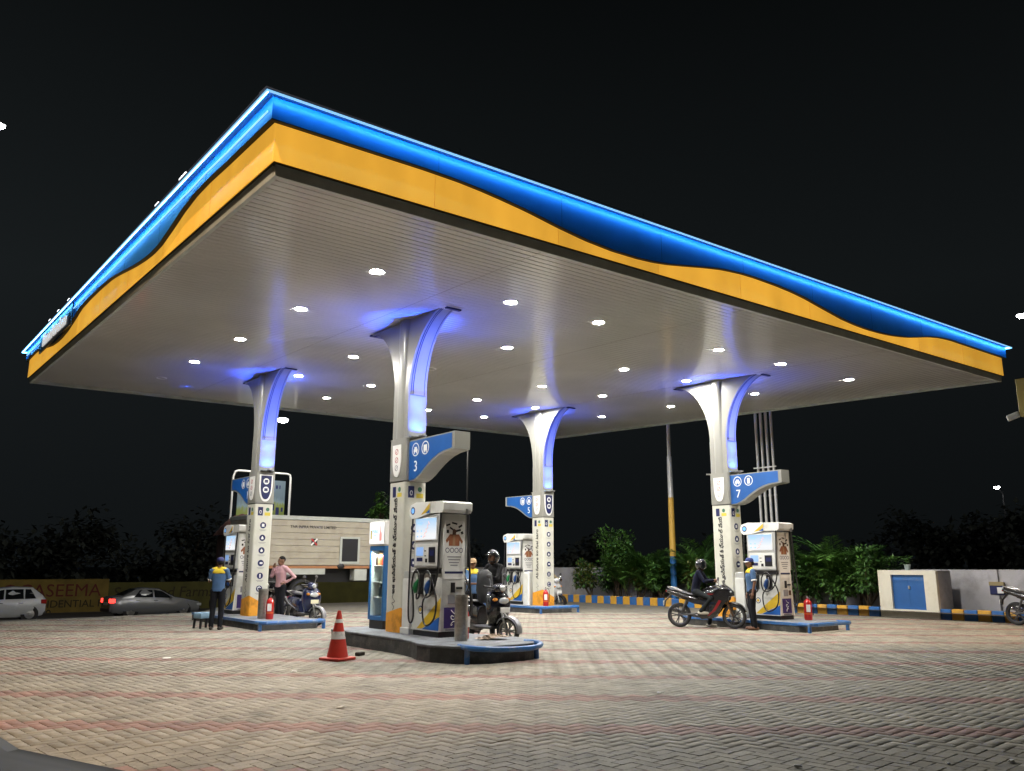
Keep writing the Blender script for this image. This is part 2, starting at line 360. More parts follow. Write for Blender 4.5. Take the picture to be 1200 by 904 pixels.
def side(fn, length, wave, full, panels):
    """one side of the fascia; fn(t, d, z) -> world point, t along the edge, d outward, z above the lower edge"""
    def strip(ts, prof_fn, nm, m):
        b = MB(); rings = [[fn(t, d, z) for d, z in prof_fn(t)] for t in ts]; b.loft(rings); return b.build(nm, m, canopy, True, ang=30)
    L = length; T = np.linspace(0, L, panels+1)
    def ends(outer, inner): return (-outer, L+outer) if full else (inner, L-inner)
    strip(ends(.0, .062), lambda t: [(0, 0), (.012, .15), (-.03, .15), (-.06, 0)], 'edge_trim', m_trim)
    strip(ends(.034, .022), lambda t: [(-.02, .15), (.034, .15), (.034, .172), (-.02, .172)], 'shadow_gap', m_dark)
    for i in range(panels):
        for nm, d1, d0, m in (('orange_panel', .05, .0, m_orange), ('blue_panel', BD, .06, m_blue)):
            a, c = T[i]+.001, T[i+1]-.001; A, C = ends(d1, -d0 if d0 else .0)
            if i == 0: a = A
            if i == panels-1: c = C
            ts = np.linspace(a, c, 13)
            if i: strip((T[i]-.003, T[i]+.003), (lambda t: [(.053, .18), (.053, wave(t)+.02), (.045, wave(t)+.02), (.045, .18)]) if d0 == 0 else (lambda t: [(BD+.003, wave(t)+.005), (BD+.003, .92), (BD-.005, .92), (BD-.005, wave(t)+.005)]), 'seam_strip', m_oseam if d0 == 0 else m_bseam)
            if d0 == 0: strip(ts, lambda t: [(.05, .172), (.05, wave(t)+.03), (.0, wave(t)+.03), (.0, .172)], nm, m)
            else:
                strip(ts, lambda t: [(BD, wave(t)), (BD, .93), (.06, .93), (.06, wave(t)+.01)], nm, m)
                strip(ts, lambda t: [(BD, wave(t)-.014), (BD+.003, wave(t)-.002), (.07, wave(t)-.002), (.07, wave(t)-.014)], 'lip_shadow_strip', m_dark)  # near-black strip paints the shadow line along the blue panel's lower edge
    # light channel above the blue: back plate, glowing strip under the hood, cornice
    strip(ends(BD, -.06), lambda t: [(BD, .931), (BD, .975), (.06, .975), (.06, .931)], 'top_rail', m_blue)
    strip(ends(.242, -.232), lambda t: [(.232, .964), (.242, .964), (.242, .974), (.232, .974)], 'light_strip', m_led)
    strip(ends(.27, -.262), lambda t: [(.262, .945), (.27, .945), (.27, .975), (.262, .975)], 'light_lens', m_lens_b)
    strip(ends(.285, -.04), lambda t: [(.04, .976), (.275, .976), (.285, .982), (.285, 1.0), (.04, 1.02)], 'cornice', m_cornice)
front = lambda t, d, z: (X0+t, Y0-d, zc(X0+t, Y0-d)+z)
left = lambda t, d, z: (X0-d, Y0+t, zc(X0-d, Y0+t)+z)
back = lambda t, d, z: (X0+t, Y1+d, zc(X0+t, Y1+d)+z)
right = lambda t, d, z: (X1+d, Y0+t, zc(X1+d, Y0+t)+z)
LX, LY = X1-X0, Y1-Y0
side(front, LX, lambda t: interp(WF, X0+t), True, 9)
side(left, LY, lambda t: interp(WL, Y0+t), False, 8)
side(back, LX, lambda t: interp(WF, X1-t), True, 9)
side(right, LY, lambda t: interp(WL, Y1-(t)+0), False, 8)
# second thin glowing seam that follows the wave on the left side
b = MB(); b.tube([left(t, BD+.006, max(.86, interp(WL, Y0+t)+.16)-.03) for t in np.linspace(0, LY, 90)], .012, 6); b.build('light_seam', m_led2, canopy)
# dark name board with white raised letters near the far end of the left fascia
m_board = mat('sign_board', (.03, .045, .07), .4); m_white_led = mat('letter_white', (.8, .8, .78), .4, emit=(1, .97, .92), es=.42)
b = MB(); b.loft([[left(t, d, z) for d, z in ((BD+.002, .44), (BD+.035, .44), (BD+.035, .97), (BD+.002, .97))] for t in (12.0, 16.4)]); bd = b.build('name_board', m_board, canopy)
me = text_mesh('Bharat Petroleum', .46, .012, .012)
t0 = left(14.2, BD+.05, .70); sl = math.atan(.03227)
text('name_letters', 'Bharat Petroleum', .46, m_white_led, bd, t0, (PI/2, sl, -PI/2), .012, .012)
# small floodlights that sit on the cornice, left side
m_flood = mat('small_lamp', (.9, .9, .9), .4, emit=(.9, .95, 1.), es=2)
for t in (3.1, 3.25, 4.6, 12.1, 13.4, 14.6): 
    p = left(t, .22, 1.015); MB().box(p[0]-.05, p[0]+.05, p[1]-.09, p[1]+.09, p[2]-.012, p[2]+.05, bev=.01).build('cornice_lamp', m_flood, canopy)
for t in (2.6, 6.4, 10.7, 15.2, 18.6):
    p = front(t, .25, 1.0); MB().cyl(p, (p[0], p[1], p[2]+.09), .006, n=5).build('cornice_pin', m_cornice, canopy)

# ---- recessed downlights, five rows of six
m_lens = mat('downlight_lens', (1, 1, 1), .4, emit=(1.0, .96, .88), es=1450.0)
m_lens_off = mat('downlight_lens_off', (.25, .25, .25), .3)
m_rim = mat('downlight_rim', (.8, .8, .8), .4)
GX = (6.45, 9.36, 11.68, 15.6, 18.1, 21.3); GY = (12.08, 15.2, 18.6, 21.95, 25.0)
ordn = ('first', 'second', 'third', 'fourth', 'fifth', 'sixth')
rim = MB(); rim.lathe([(.10, 0), (.15, 0), (.15, -.012), (.13, -.02), (.10, -.008)], 20, caps=False); rim_me = None
off = {(2, 2), (1, 1), (0, 4), (1, 4), (5, 4)}
for j, y in enumerate(GY):
    for i, x in enumerate(GX):
        un = (i, j) in off
        t = thing('recessed_downlight', '%s recessed ceiling downlight, row %s from the front fascia, %s from the left fascia' % ('unlit' if un else 'glowing white', ordn[j], ordn[i]), 'ceiling light', (x, y, zc(x, y)+.06), 0, 'downlights in the canopy soffit')
        if rim_me is None: r0 = rim.build('rim', m_rim, t, True); rim_me = r0.data; lens_me = None
        else: link('rim', rim_me, m_rim, t)
        if un: MB().lathe([(.10, -.004), (.0005, -.004)], 20, caps=False).build('lens', m_lens_off, t)
        elif lens_me is None: lens_me = MB().lathe([(.10, -.006), (.06, -.008), (.0005, -.009)], 20, caps=False).build('lens', m_lens, t).data
        else: link('lens', lens_me, m_lens, t)

# ================================================================= COLUMNS
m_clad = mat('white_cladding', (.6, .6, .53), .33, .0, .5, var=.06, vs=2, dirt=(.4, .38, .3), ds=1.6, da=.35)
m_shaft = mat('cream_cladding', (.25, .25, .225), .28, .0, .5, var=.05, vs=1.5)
m_navy = mat('navy_print', (.012, .018, .09), .4)
m_wprint = mat('white_print', (.8, .8, .78), .4)
m_black = mat('black_print', (.012, .012, .014), .5)
m_grey = mat('grey_print', (.22, .22, .24), .5)
m_yprint = mat('yellow_print', (.62, .5, .06), .5)
m_red = mat('red_print', (.4, .02, .02), .5)
m_base = mat('orange_base', (.78, .34, .03), .45, dirt=(.2, .07, .01), ds=3.5, da=.8)
m_bled = mat('blue_led', (.1, .3, 1), .4, emit=(.06, .22, 1.0), es=60.0)
m_bledw = mat('blue_led_core', (.3, .6, 1), .4, emit=(.10, .42, 1.0), es=3.0)
m_blueface = mat('blue_sign_face', (.012, .085, .30), .35, emit=(.012, .11, .42), es=.10, var=.3, vs=1.2)
m_seam = mat('panel_seam', (.12, .12, .11), .6)
def rrect(hx, hy, r, n=5):
    out = []
    for cx, cy, a0 in ((hx-r, hy-r, 0), (-hx+r, hy-r, 90), (-hx+r, -hy+r, 180), (hx-r, -hy+r, 270)):
        for k in range(n+1):
            a = R(a0+90*k/n); out.append((cx+r*math.cos(a), cy+r*math.sin(a)))
    return out
def extr(b, poly, z0, z1): return b.prism(poly, z0, z1, 'z')
def disc(b, c, r, nrm, n=18, th=.003):
    d = Vector(nrm).normalized(); return b.cyl(Vector(c), Vector(c)+d*th, r, n=n)
HX, HY = .25, .30
TEL = 'ఇక భవిష్యత్ కి ఫ్యూల్ వేయి'
def column(loc, label, zt, armdir, number, script, rightbadge):
    t = thing('canopy_column', label, 'column', loc, 0, 'four columns that carry the canopy')
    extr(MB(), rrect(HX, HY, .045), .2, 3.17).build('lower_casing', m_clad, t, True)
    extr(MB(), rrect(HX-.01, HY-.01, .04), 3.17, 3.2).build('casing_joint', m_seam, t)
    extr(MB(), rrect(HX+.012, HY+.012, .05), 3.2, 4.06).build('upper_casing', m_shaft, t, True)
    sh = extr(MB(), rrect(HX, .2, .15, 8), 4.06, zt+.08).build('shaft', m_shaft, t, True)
    for s in (-1, 1): MB().box(-.22, .22, *sorted((s*.1, s*(HY-.012))), 4.06, 4.955).build('niche_back', m_shaft, t)
    # orange foot with a ragged top
    rag = [(-1, .74), (-.7, .70), (-.45, .66), (-.2, .64), (0, .60), (.25, .56), (.5, .55), (.75, .52), (1, .50)]
    f = MB()
    ring = rrect(HX+.004, HY+.004, .045); 
    def rg(x, y): return .50+.24*max(0, min(1, .5-.5*x/HX))*(.75+.25*math.sin(9*x+7*y))+.02*math.sin(31*y+11*x)
    f.loft([[(x, y, .203) for x, y in ring], [(x, y, rg(x, y)) for x, y in ring]], caps=False); f.build('orange_foot', m_base, t, True)
    # flares to both ends, wide curved soffit of each one washed by blue light from a niche
    zf = 4.95; H = zt+.06-zf
    for s in (-1, 1):
        rings = []; N = 18
        for i in range(N+1):
            a = (PI/2)*i/N; yy = HY-.02+1.28*(1-math.cos(a)); zz = zf+H*math.sin(a)
            w0 = .22-.07*(i/N)
            rings.append((w0, s*yy, zz, a))
        b = MB(); outer = [[(-w, y, z), (w, y, z), (w, s*.1, max(z, zf)), (-w, s*.1, max(z, zf))] for w, y, z, a in rings]
        b.loft(outer); fl = b.build('flare', m_shaft, t, True, ang=30)
        for off_, rr in ((-.72, .008), (-.5, .008), (.72, .006)):
            MB().tube([(w*off_, y+s*.0035*math.cos(a), z-.0035*math.sin(a)) for w, y, z, a in rings], rr, 5).build('groove', m_navy, fl)
        MB().box(-.18, .18, s*(HY+.0), s*(HY+.012), zf-.012, zf).build('groove_end', m_seam, fl)
        # dark edge where the flare meets the ceiling
        b = MB(); b.box(-.17, .17, *sorted((s*1.50, s*1.575)), ZC(loc[0], loc[1]+s*1.54)+.0, ZC(loc[0], loc[1]+s*1.54)+.03)
        b.build('edge_strip', m_navy, fl)
        # recessed panel and light niche
        MB().box(-.2, .2, s*(HY-.012), s*(HY-.006), 4.1, 4.93).build('niche_panel', m_shaft, t)
        nb = MB().box(-.19, .19, s*(HY+.0), s*(HY+.13), 4.062, 4.078).build('uplight_housing', m_seam, t)
        li = bpy.data.lights.new('blue_uplight', 'AREA'); li.shape = 'RECTANGLE'; li.size = .26; li.size_y = .05; li.color = (.03, .10, 1.0); li.energy = 26; li.spread = R(112)
        lo = bpy.data.objects.new('blue_uplight', li); col.objects.link(lo); lo.parent = nb; lo.location = (0, s*(HY+.10), 4.10); lo.rotation_euler = (PI+s*R(-4), 0, 0)
        MB().box(-.17, .17, s*(HY+.012), s*(HY+.028), 4.0785, 4.085).build('uplight_strip', m_bledw, nb)
        l2 = bpy.data.lights.new('flare_spot', 'SPOT'); l2.energy = 950; l2.color = (.03, .10, 1.0); l2.spot_size = R(52); l2.spot_blend = 1.0; l2.shadow_soft_size = .06
        lo = bpy.data.objects.new('flare_spot', l2); col.objects.link(lo); lo.parent = nb; lo.location = (0, s*(HY+.26), 4.11); lo.rotation_euler = (PI+s*R(9), 0, 0)
        MB().box(-.05, .05, *sorted((s*(HY+.13), s*(HY+.31))), 4.062, 4.10, bev=.008).build('spot_housing', m_seam, nb)
    # pointed shields on the casing: white one on the -X side, navy one with round signs on the ends
    def shield(w, z0, z1, n=10):
        pts = [(-w, z1), (w, z1)]
        for k in range(1, n): u = k/n; pts.append((w*math.cos(u*PI/2)**.8, z1-(z1-z0)*(.35+.65*math.sin(u*PI/2)) if u else z1))
        pts.append((0, z0)); pts += [(-x, z) for x, z in reversed(pts[2:-1])]; return pts
    sd = MB().prism(shield(.17, 3.28, 3.93), -HX-.012, -HX-.03, 'x').build('white_shield', m_wprint, t)
    for k, z in enumerate((3.79, 3.62, 3.46)):
        MB().lathe([(.06, 0), (.048, 0), (.048, .002), (.06, .002)], 18, caps=False, M=Matrix.Translation((-HX-.031, 0, z)) @ Matrix.Rotation(-PI/2, 4, 'Y')).build('ban_ring', m_red if k < 2 else m_grey, sd)
        MB().box(-HX-.033, -HX-.031, -.006, .006, -.05, .05, M=Matrix.Translation((0, 0, z)) @ Matrix.Rotation(R(45), 4, 'X')).build('ban_bar', m_red if k < 2 else m_grey, sd)
    ends = [-armdir]
    for s in ends:
        o1 = MB().prism(shield(.19, 3.24, 3.97), s*(HY+.012), s*(HY+.026), 'y').build('shield_border', m_wprint, t)
        o2 = MB().prism(shield(.15, 3.30, 3.945), s*(HY+.026), s*(HY+.032), 'y').build('navy_shield', m_navy, t)
        for z in (3.79, 3.56):
            b = MB(); disc(b, (0, s*(HY+.032), z), .085, (0, s, 0)); o3 = b.build('round_sign', m_wprint, o2)
            b = MB(); b.box(-.045, .045, s*(HY+.0352), s*(HY+.038), z-.005, z+.04, bev=.001); b.box(-.05, .05, s*(HY+.0352), s*(HY+.038), z-.035, z-.008); b.build('car_mark', m_navy, o2)
    # sign arm with a wavy lower edge
    L = 1.62; s = armdir; y0 = s*(HY+.014)
    top = [(0, 3.17), (0, 3.99), (L, 4.0), (L, 3.67)]
    wv = [(L-.1, 3.655), (L-.3, 3.64), (L-.5, 3.6), (L-.7, 3.53), (L-.85, 3.46), (L-1.0, 3.38), (L-1.15, 3.29), (L-1.3, 3.22), (.18, 3.18)]
    poly = [(y0+s*a, z) for a, z in top+wv]
    arm = MB().prism(poly, -.17, .17, 'x').build('sign_arm', m_shaft, t)
    cx = sum(p[0] for p in poly)/len(poly); cz = 3.68
    inner = [(cx+(a-cx)*.965, cz+(z-cz)*.93) for a, z in poly]
    f2 = [(y0+s*(a*.94+.0), z) for a, z in ((0, 3.20), (0, 3.965), (L, 3.975), (L, 3.70), (L-.1, 3.685), (L-.3, 3.67), (L-.5, 3.63), (L-.7, 3.56), (L-.85, 3.49), (L-1.0, 3.41), (L-1.15, 3.32), (L-1.3, 3.25), (.18, 3.205))]
    for xs in (-1, 1):
        fc = MB().prism(f2, xs*.17, xs*.176, 'x').build('sign_face', m_blueface, arm)
        for k in range(2):
            c = (xs*.176, y0+s*(.24+.36*k), 3.79)
            b = MB(); b.lathe([(.135, 0), (.115, 0), (.115, .003), (.135, .003)], 22, caps=False, M=Matrix.Translation(c) @ Matrix.Rotation(xs*PI/2, 4, 'Y')); b.build('sign_ring', m_wprint, fc)
            b = MB()
            if k == 0: b.box(xs*.176, xs*.179, c[1]-.07, c[1]+.07, 3.74, 3.80); b.box(xs*.176, xs*.179, c[1]-.045, c[1]+.045, 3.802, 3.84); b.box(xs*.176, xs*.179, c[1]-.06, c[1]-.03, 3.71, 3.738); b.box(xs*.176, xs*.179, c[1]+.03, c[1]+.06, 3.71, 3.738)
            elif number == '7' : b.box(xs*.176, xs*.179, c[1]-.04, c[1]+.04, 3.71, 3.86, bev=.001)
            else: b.box(xs*.176, xs*.179, c[1]-.06, c[1]+.06, 3.73, 3.85); b.box(xs*.176, xs*.179, c[1]-.05, c[1]-.02, 3.70, 3.728); b.box(xs*.176, xs*.179, c[1]+.02, c[1]+.05, 3.70, 3.728)
            b.build('vehicle_mark', m_wprint, fc)
        text('pump_number', number, .30, m_wprint, fc, (xs*.178, y0+s*.25, 3.45), FX if xs < 0 else (PI/2, 0, PI/2), .002)
    # print on the -X side: lettering that runs up the column, two small badges above it
    text('slogan', script, .15 if script == TEL else .185, m_black, t, (-HX-.003, .02, 1.93), (0, -PI/2, PI) if False else (PI/2, -PI/2, -PI/2), .002, .004 if script == TEL else .003, .15 if script != TEL else 0, sx=1.0)
    wire = smoothcurve([(-HX-.004, .02, 1.0), (-HX-.004, .04, .93), (-HX-.004, -.05, .86), (-HX-.004, .06, .82), (-HX-.004, -.02, .76), (-HX-.004, .02, .7)], 5)
    MB().tube(wire, .005, 4).build('slogan_tail', m_black, t)
    MB().box(-HX-.003, -HX-.0005, .04, .16, 2.88, 3.09).build('phone_badge', m_navy, t)
    MB().box(-HX-.003, -HX-.0005, -.19, -.02, 2.88, 2.96).build('scheme_badge', m_yprint, t)
    b = MB(); disc(b, (-HX-.0005, -.1, 3.03), .05, (-1, 0, 0)); b.build('scheme_emblem', mat('green_print', (.05, .16, .1), .5), t)
    # print on the ends: badges and six round icons with captions
    for s in (-1,):
        yy = s*(HY+.0005); y2 = s*(HY+.003)
        MB().box(-.17, -.03, min(yy, y2), max(yy, y2), 2.86, 3.09).build('phone_badge', m_navy, t)
        MB().box(.02, .18, min(yy, y2), max(yy, y2), 2.86, 2.95).build('scheme_badge', m_yprint, t)
        b = MB(); disc(b, (.1, yy, 3.03), .05, (0, s, 0)); b.build('scheme_emblem', MATS['green_print'], t)
        d = MB(); d.tube([(-.1+.025*math.cos(k), y2+s*.002, 2.955+.045*math.sin(k)) for k in np.linspace(0, 6, 10)], .008, 4); d.build('phone_mark', m_wprint, t)
        for k in range(6):
            z = 2.6-.335*k
            b = MB(); disc(b, (0, yy, z), .085, (0, s, 0), 20); ic = b.build('service_icon', m_navy, t)
            g = MB(); q = y2+s*.002
            if k == 0: g.box(-.035, .035, q-.001, q+.001, z-.04, z+.04); 
            elif k in (1, 2): g.add([(0, q, z+.05), (-.038, q, z-.012), (-.025, q, z-.04), (.025, q, z-.04), (.038, q, z-.012)], [(0, 1, 2, 3, 4)])
            elif k == 3: g.box(-.03, .05, q-.001, q+.001, z-.025, z+.025)
            elif k == 4: g.box(-.018, .018, q-.001, q+.001, z-.05, z+.05)
            else: g.tube([(.045*math.cos(a), q, z+.045*math.sin(a)) for a in np.linspace(.5, 5.4, 12)], .008, 4)
            g.build('icon_mark', m_wprint, ic)
            g = MB(); g.box(-.10, .10, min(yy, y2), max(yy, y2), z-.128, z-.118); g.box(-.07, .07, min(yy, y2), max(yy, y2), z-.152, z-.144); g.build('caption', m_grey, t)
    return t
cc = [(8.711, 22.52), (8.711, 14.639), (18.889, 14.639), (18.889, 22.52)]
HIN = 'Ab future ko fuel karo'
column((*cc[0], 0), 'white canopy column beside the man in the pink shirt, vertical handwritten lettering', ZC(*cc[0]), 1, '1', HIN, True)
column((*cc[1], 0), 'nearest white canopy column, blue sign arm with the number 3', ZC(*cc[1]), -1, '3', TEL, False)
column((*cc[2], 0), 'white canopy column behind the sports motorcycle, blue sign arm with the number 7', ZC(*cc[2]), -1, '7', TEL, False)
column((*cc[3], 0), 'farthest white canopy column, red extinguisher and white scooter at its foot', ZC(*cc[3]), 1, '5', HIN, True)
# ================================================================= ISLANDS
m_conc = mat('island_concrete', (.16, .175, .195), .75, var=.25, vs=5, bump=.3, dirt=(.06, .06, .06), ds=3, da=.8)
m_iside = mat('island_side', (.055, .055, .055), .8, var=.4, vs=4, bump=.4, dirt=(.2, .19, .16), ds=5, da=.5)
m_bluep = mat('blue_enamel', (.02, .12, .36), .4, coat=.3, dirt=(.25, .28, .3), ds=6, da=.6)
IZ = .22
def island(cx, y0, y1, label, bulge=None, rail=True, far_rail=False, h=IZ):
    t = thing('pump_island', label, 'pump island', (cx, 0, 0), 0, 'pump islands')
    w = .8
    if bulge:
        pts = []
        def add(y, x): pts.append((x, y))
        ends = [(y0+.0, .36), (y0+.1, .62), (y0+.35, .86), (y0+.75, 1.04), (y0+1.15, 1.04), (y0+1.55, .9), (y0+2.1, w), (y1-.2, w), (y1, w-.12)]
        pts = [(-x, y) for y, x in ends] + [(x, y) for y, x in reversed(ends)]
    else:
        pts = [(-w, y0+.12), (-w, y1-.12), (-w+.1, y1), (w-.1, y1), (w, y1-.12), (w, y0+.12), (w-.1, y0), (-w+.1, y0)]
    MB().prism(pts, -.02, h-.05, 'z').build('plinth', m_iside, t)
    my = (y0+y1)/2; ip = [(x*.985, my+(y-my)*.995) for x, y in pts]
    b = MB(); b.loft([[(x, y, h-.05) for x, y in pts], [(x*1.012, my+(y-my)*1.004, h-.03) for x, y in pts], [(x*1.012, my+(y-my)*1.004, h-.012) for x, y in pts], [(x, y, h) for x, y in ip]]); b.build('slab', m_conc, t, True, ang=25)
    if rail:
        W = .74 if bulge else .82; a = y0-.3
        pth = smoothcurve([(-W, y0+.35, h-.02), (-W*.9, y0-.05, h-.03), (-W*.3, a+.06, h-.05), (W*.4, a+.02, h-.05), (W*.9, y0-.05, h-.03), (W*1.0, y0+.2, h-.02), (W*.85, y0+.36, h-.02)], 6) if bulge else [(-W, y0+.1, h-.03), (-W, a+.1, h-.03), (-W+.1, a, h-.03), (W-.1, a, h-.03), (W, a+.1, h-.03), (W, y0+.1, h-.03)]
        r = MB(); r.tube(pth, .045, 8).build('guard_rail', m_bluep, t, True)
        for k, (x, y) in enumerate(((-W*.96, y0+.15), (W*.99, y0+.15)) if bulge else ((-W, a+.12), (W, a+.12))):
            MB().cyl((x, y, 0), (x, y, h-.02), .045, n=10).build('rail_post', m_bluep, t, True)
    if not bulge:
        MB().box(-w-.02, -w-.004, y0+.1, y1-.12, h-.07, h-.0, bev=.004).build('edge_angle', m_bluep, t)
    return t
island(8.711, 11.3, 16.35, 'low dark island of pump 3, wide rounded near end with curved blue guard rail', bulge=True, h=.28)
island(8.711, 20.1, 25.2, 'pump island under the attendant at the left, flat blue edged near end')
island(18.889, 11.95, 15.75, 'pump island of pump 7 at the right, blue guard rail on two short legs')
island(18.889, 21.85, 26.4, 'farthest pump island, red fire extinguisher on its near end')

# ================================================================= FUEL DISPENSERS
m_body = mat('pump_white', (.72, .73, .70), .35, var=.06, vs=3, dirt=(.3, .28, .22), ds=2.5, da=.4)
m_pgrey = mat('pump_grey', (.45, .46, .45), .4, .1, var=.06)
m_rub = mat('hose_rubber', (.012, .012, .013), .45)
m_dk = mat('pump_black', (.014, .014, .016), .35)
m_gr = mat('nozzle_green', (.01, .16, .05), .4)
m_bn = mat('nozzle_blue', (.012, .06, .22), .4)
m_met = mat('steel', (.55, .55, .54), .28, .9)
m_yel = mat('swoosh_yellow', (.70, .46, .03), .4, dirt=(.3, .25, .15), ds=4, da=.4)
m_swb = mat('swoosh_blue', (.02, .12, .45), .4)
m_pur = mat('purple_poster', (.035, .02, .13), .45)
m_lcd = mat('small_lcd', (.2, .3, .45), .3, emit=(.25, .45, .9), es=.5)
def screen_material():
    m = bpy.data.materials.new('pump_screen'); m.use_nodes = True; N = m.node_tree.nodes; L = m.node_tree.links; b = N['Principled BSDF']
    b.inputs['Base Color'].default_value = (.05, .05, .05, 1); b.inputs['Roughness'].default_value = .15
    t = N.new('ShaderNodeTexCoord'); g = N.new('ShaderNodeSeparateXYZ'); L.new(t.outputs['Generated'], g.inputs[0])
    r = N.new('ShaderNodeValToRGB'); r.color_ramp.elements[0].color = (.95, .97, 1, 1); r.color_ramp.elements[1].color = (.42, .70, 1.0, 1); r.color_ramp.elements[0].position = .25
    L.new(g.outputs['Z'], r.inputs[0]); L.new(r.outputs[0], b.inputs['Emission Color']); b.inputs['Emission Strength'].default_value = .72
    return m
m_scr = screen_material()
m_sblue = mat('screen_blue', (.1, .3, .7), .3, emit=(.18, .45, .9), es=.7)
m_sred = mat('screen_red', (.5, .2, .2), .3, emit=(.75, .3, .25), es=.7)
m_skin_p = mat('poster_skin', (.10, .05, .03), .5); m_cloth_p = mat('poster_shirt', (.30, .11, .05), .5)
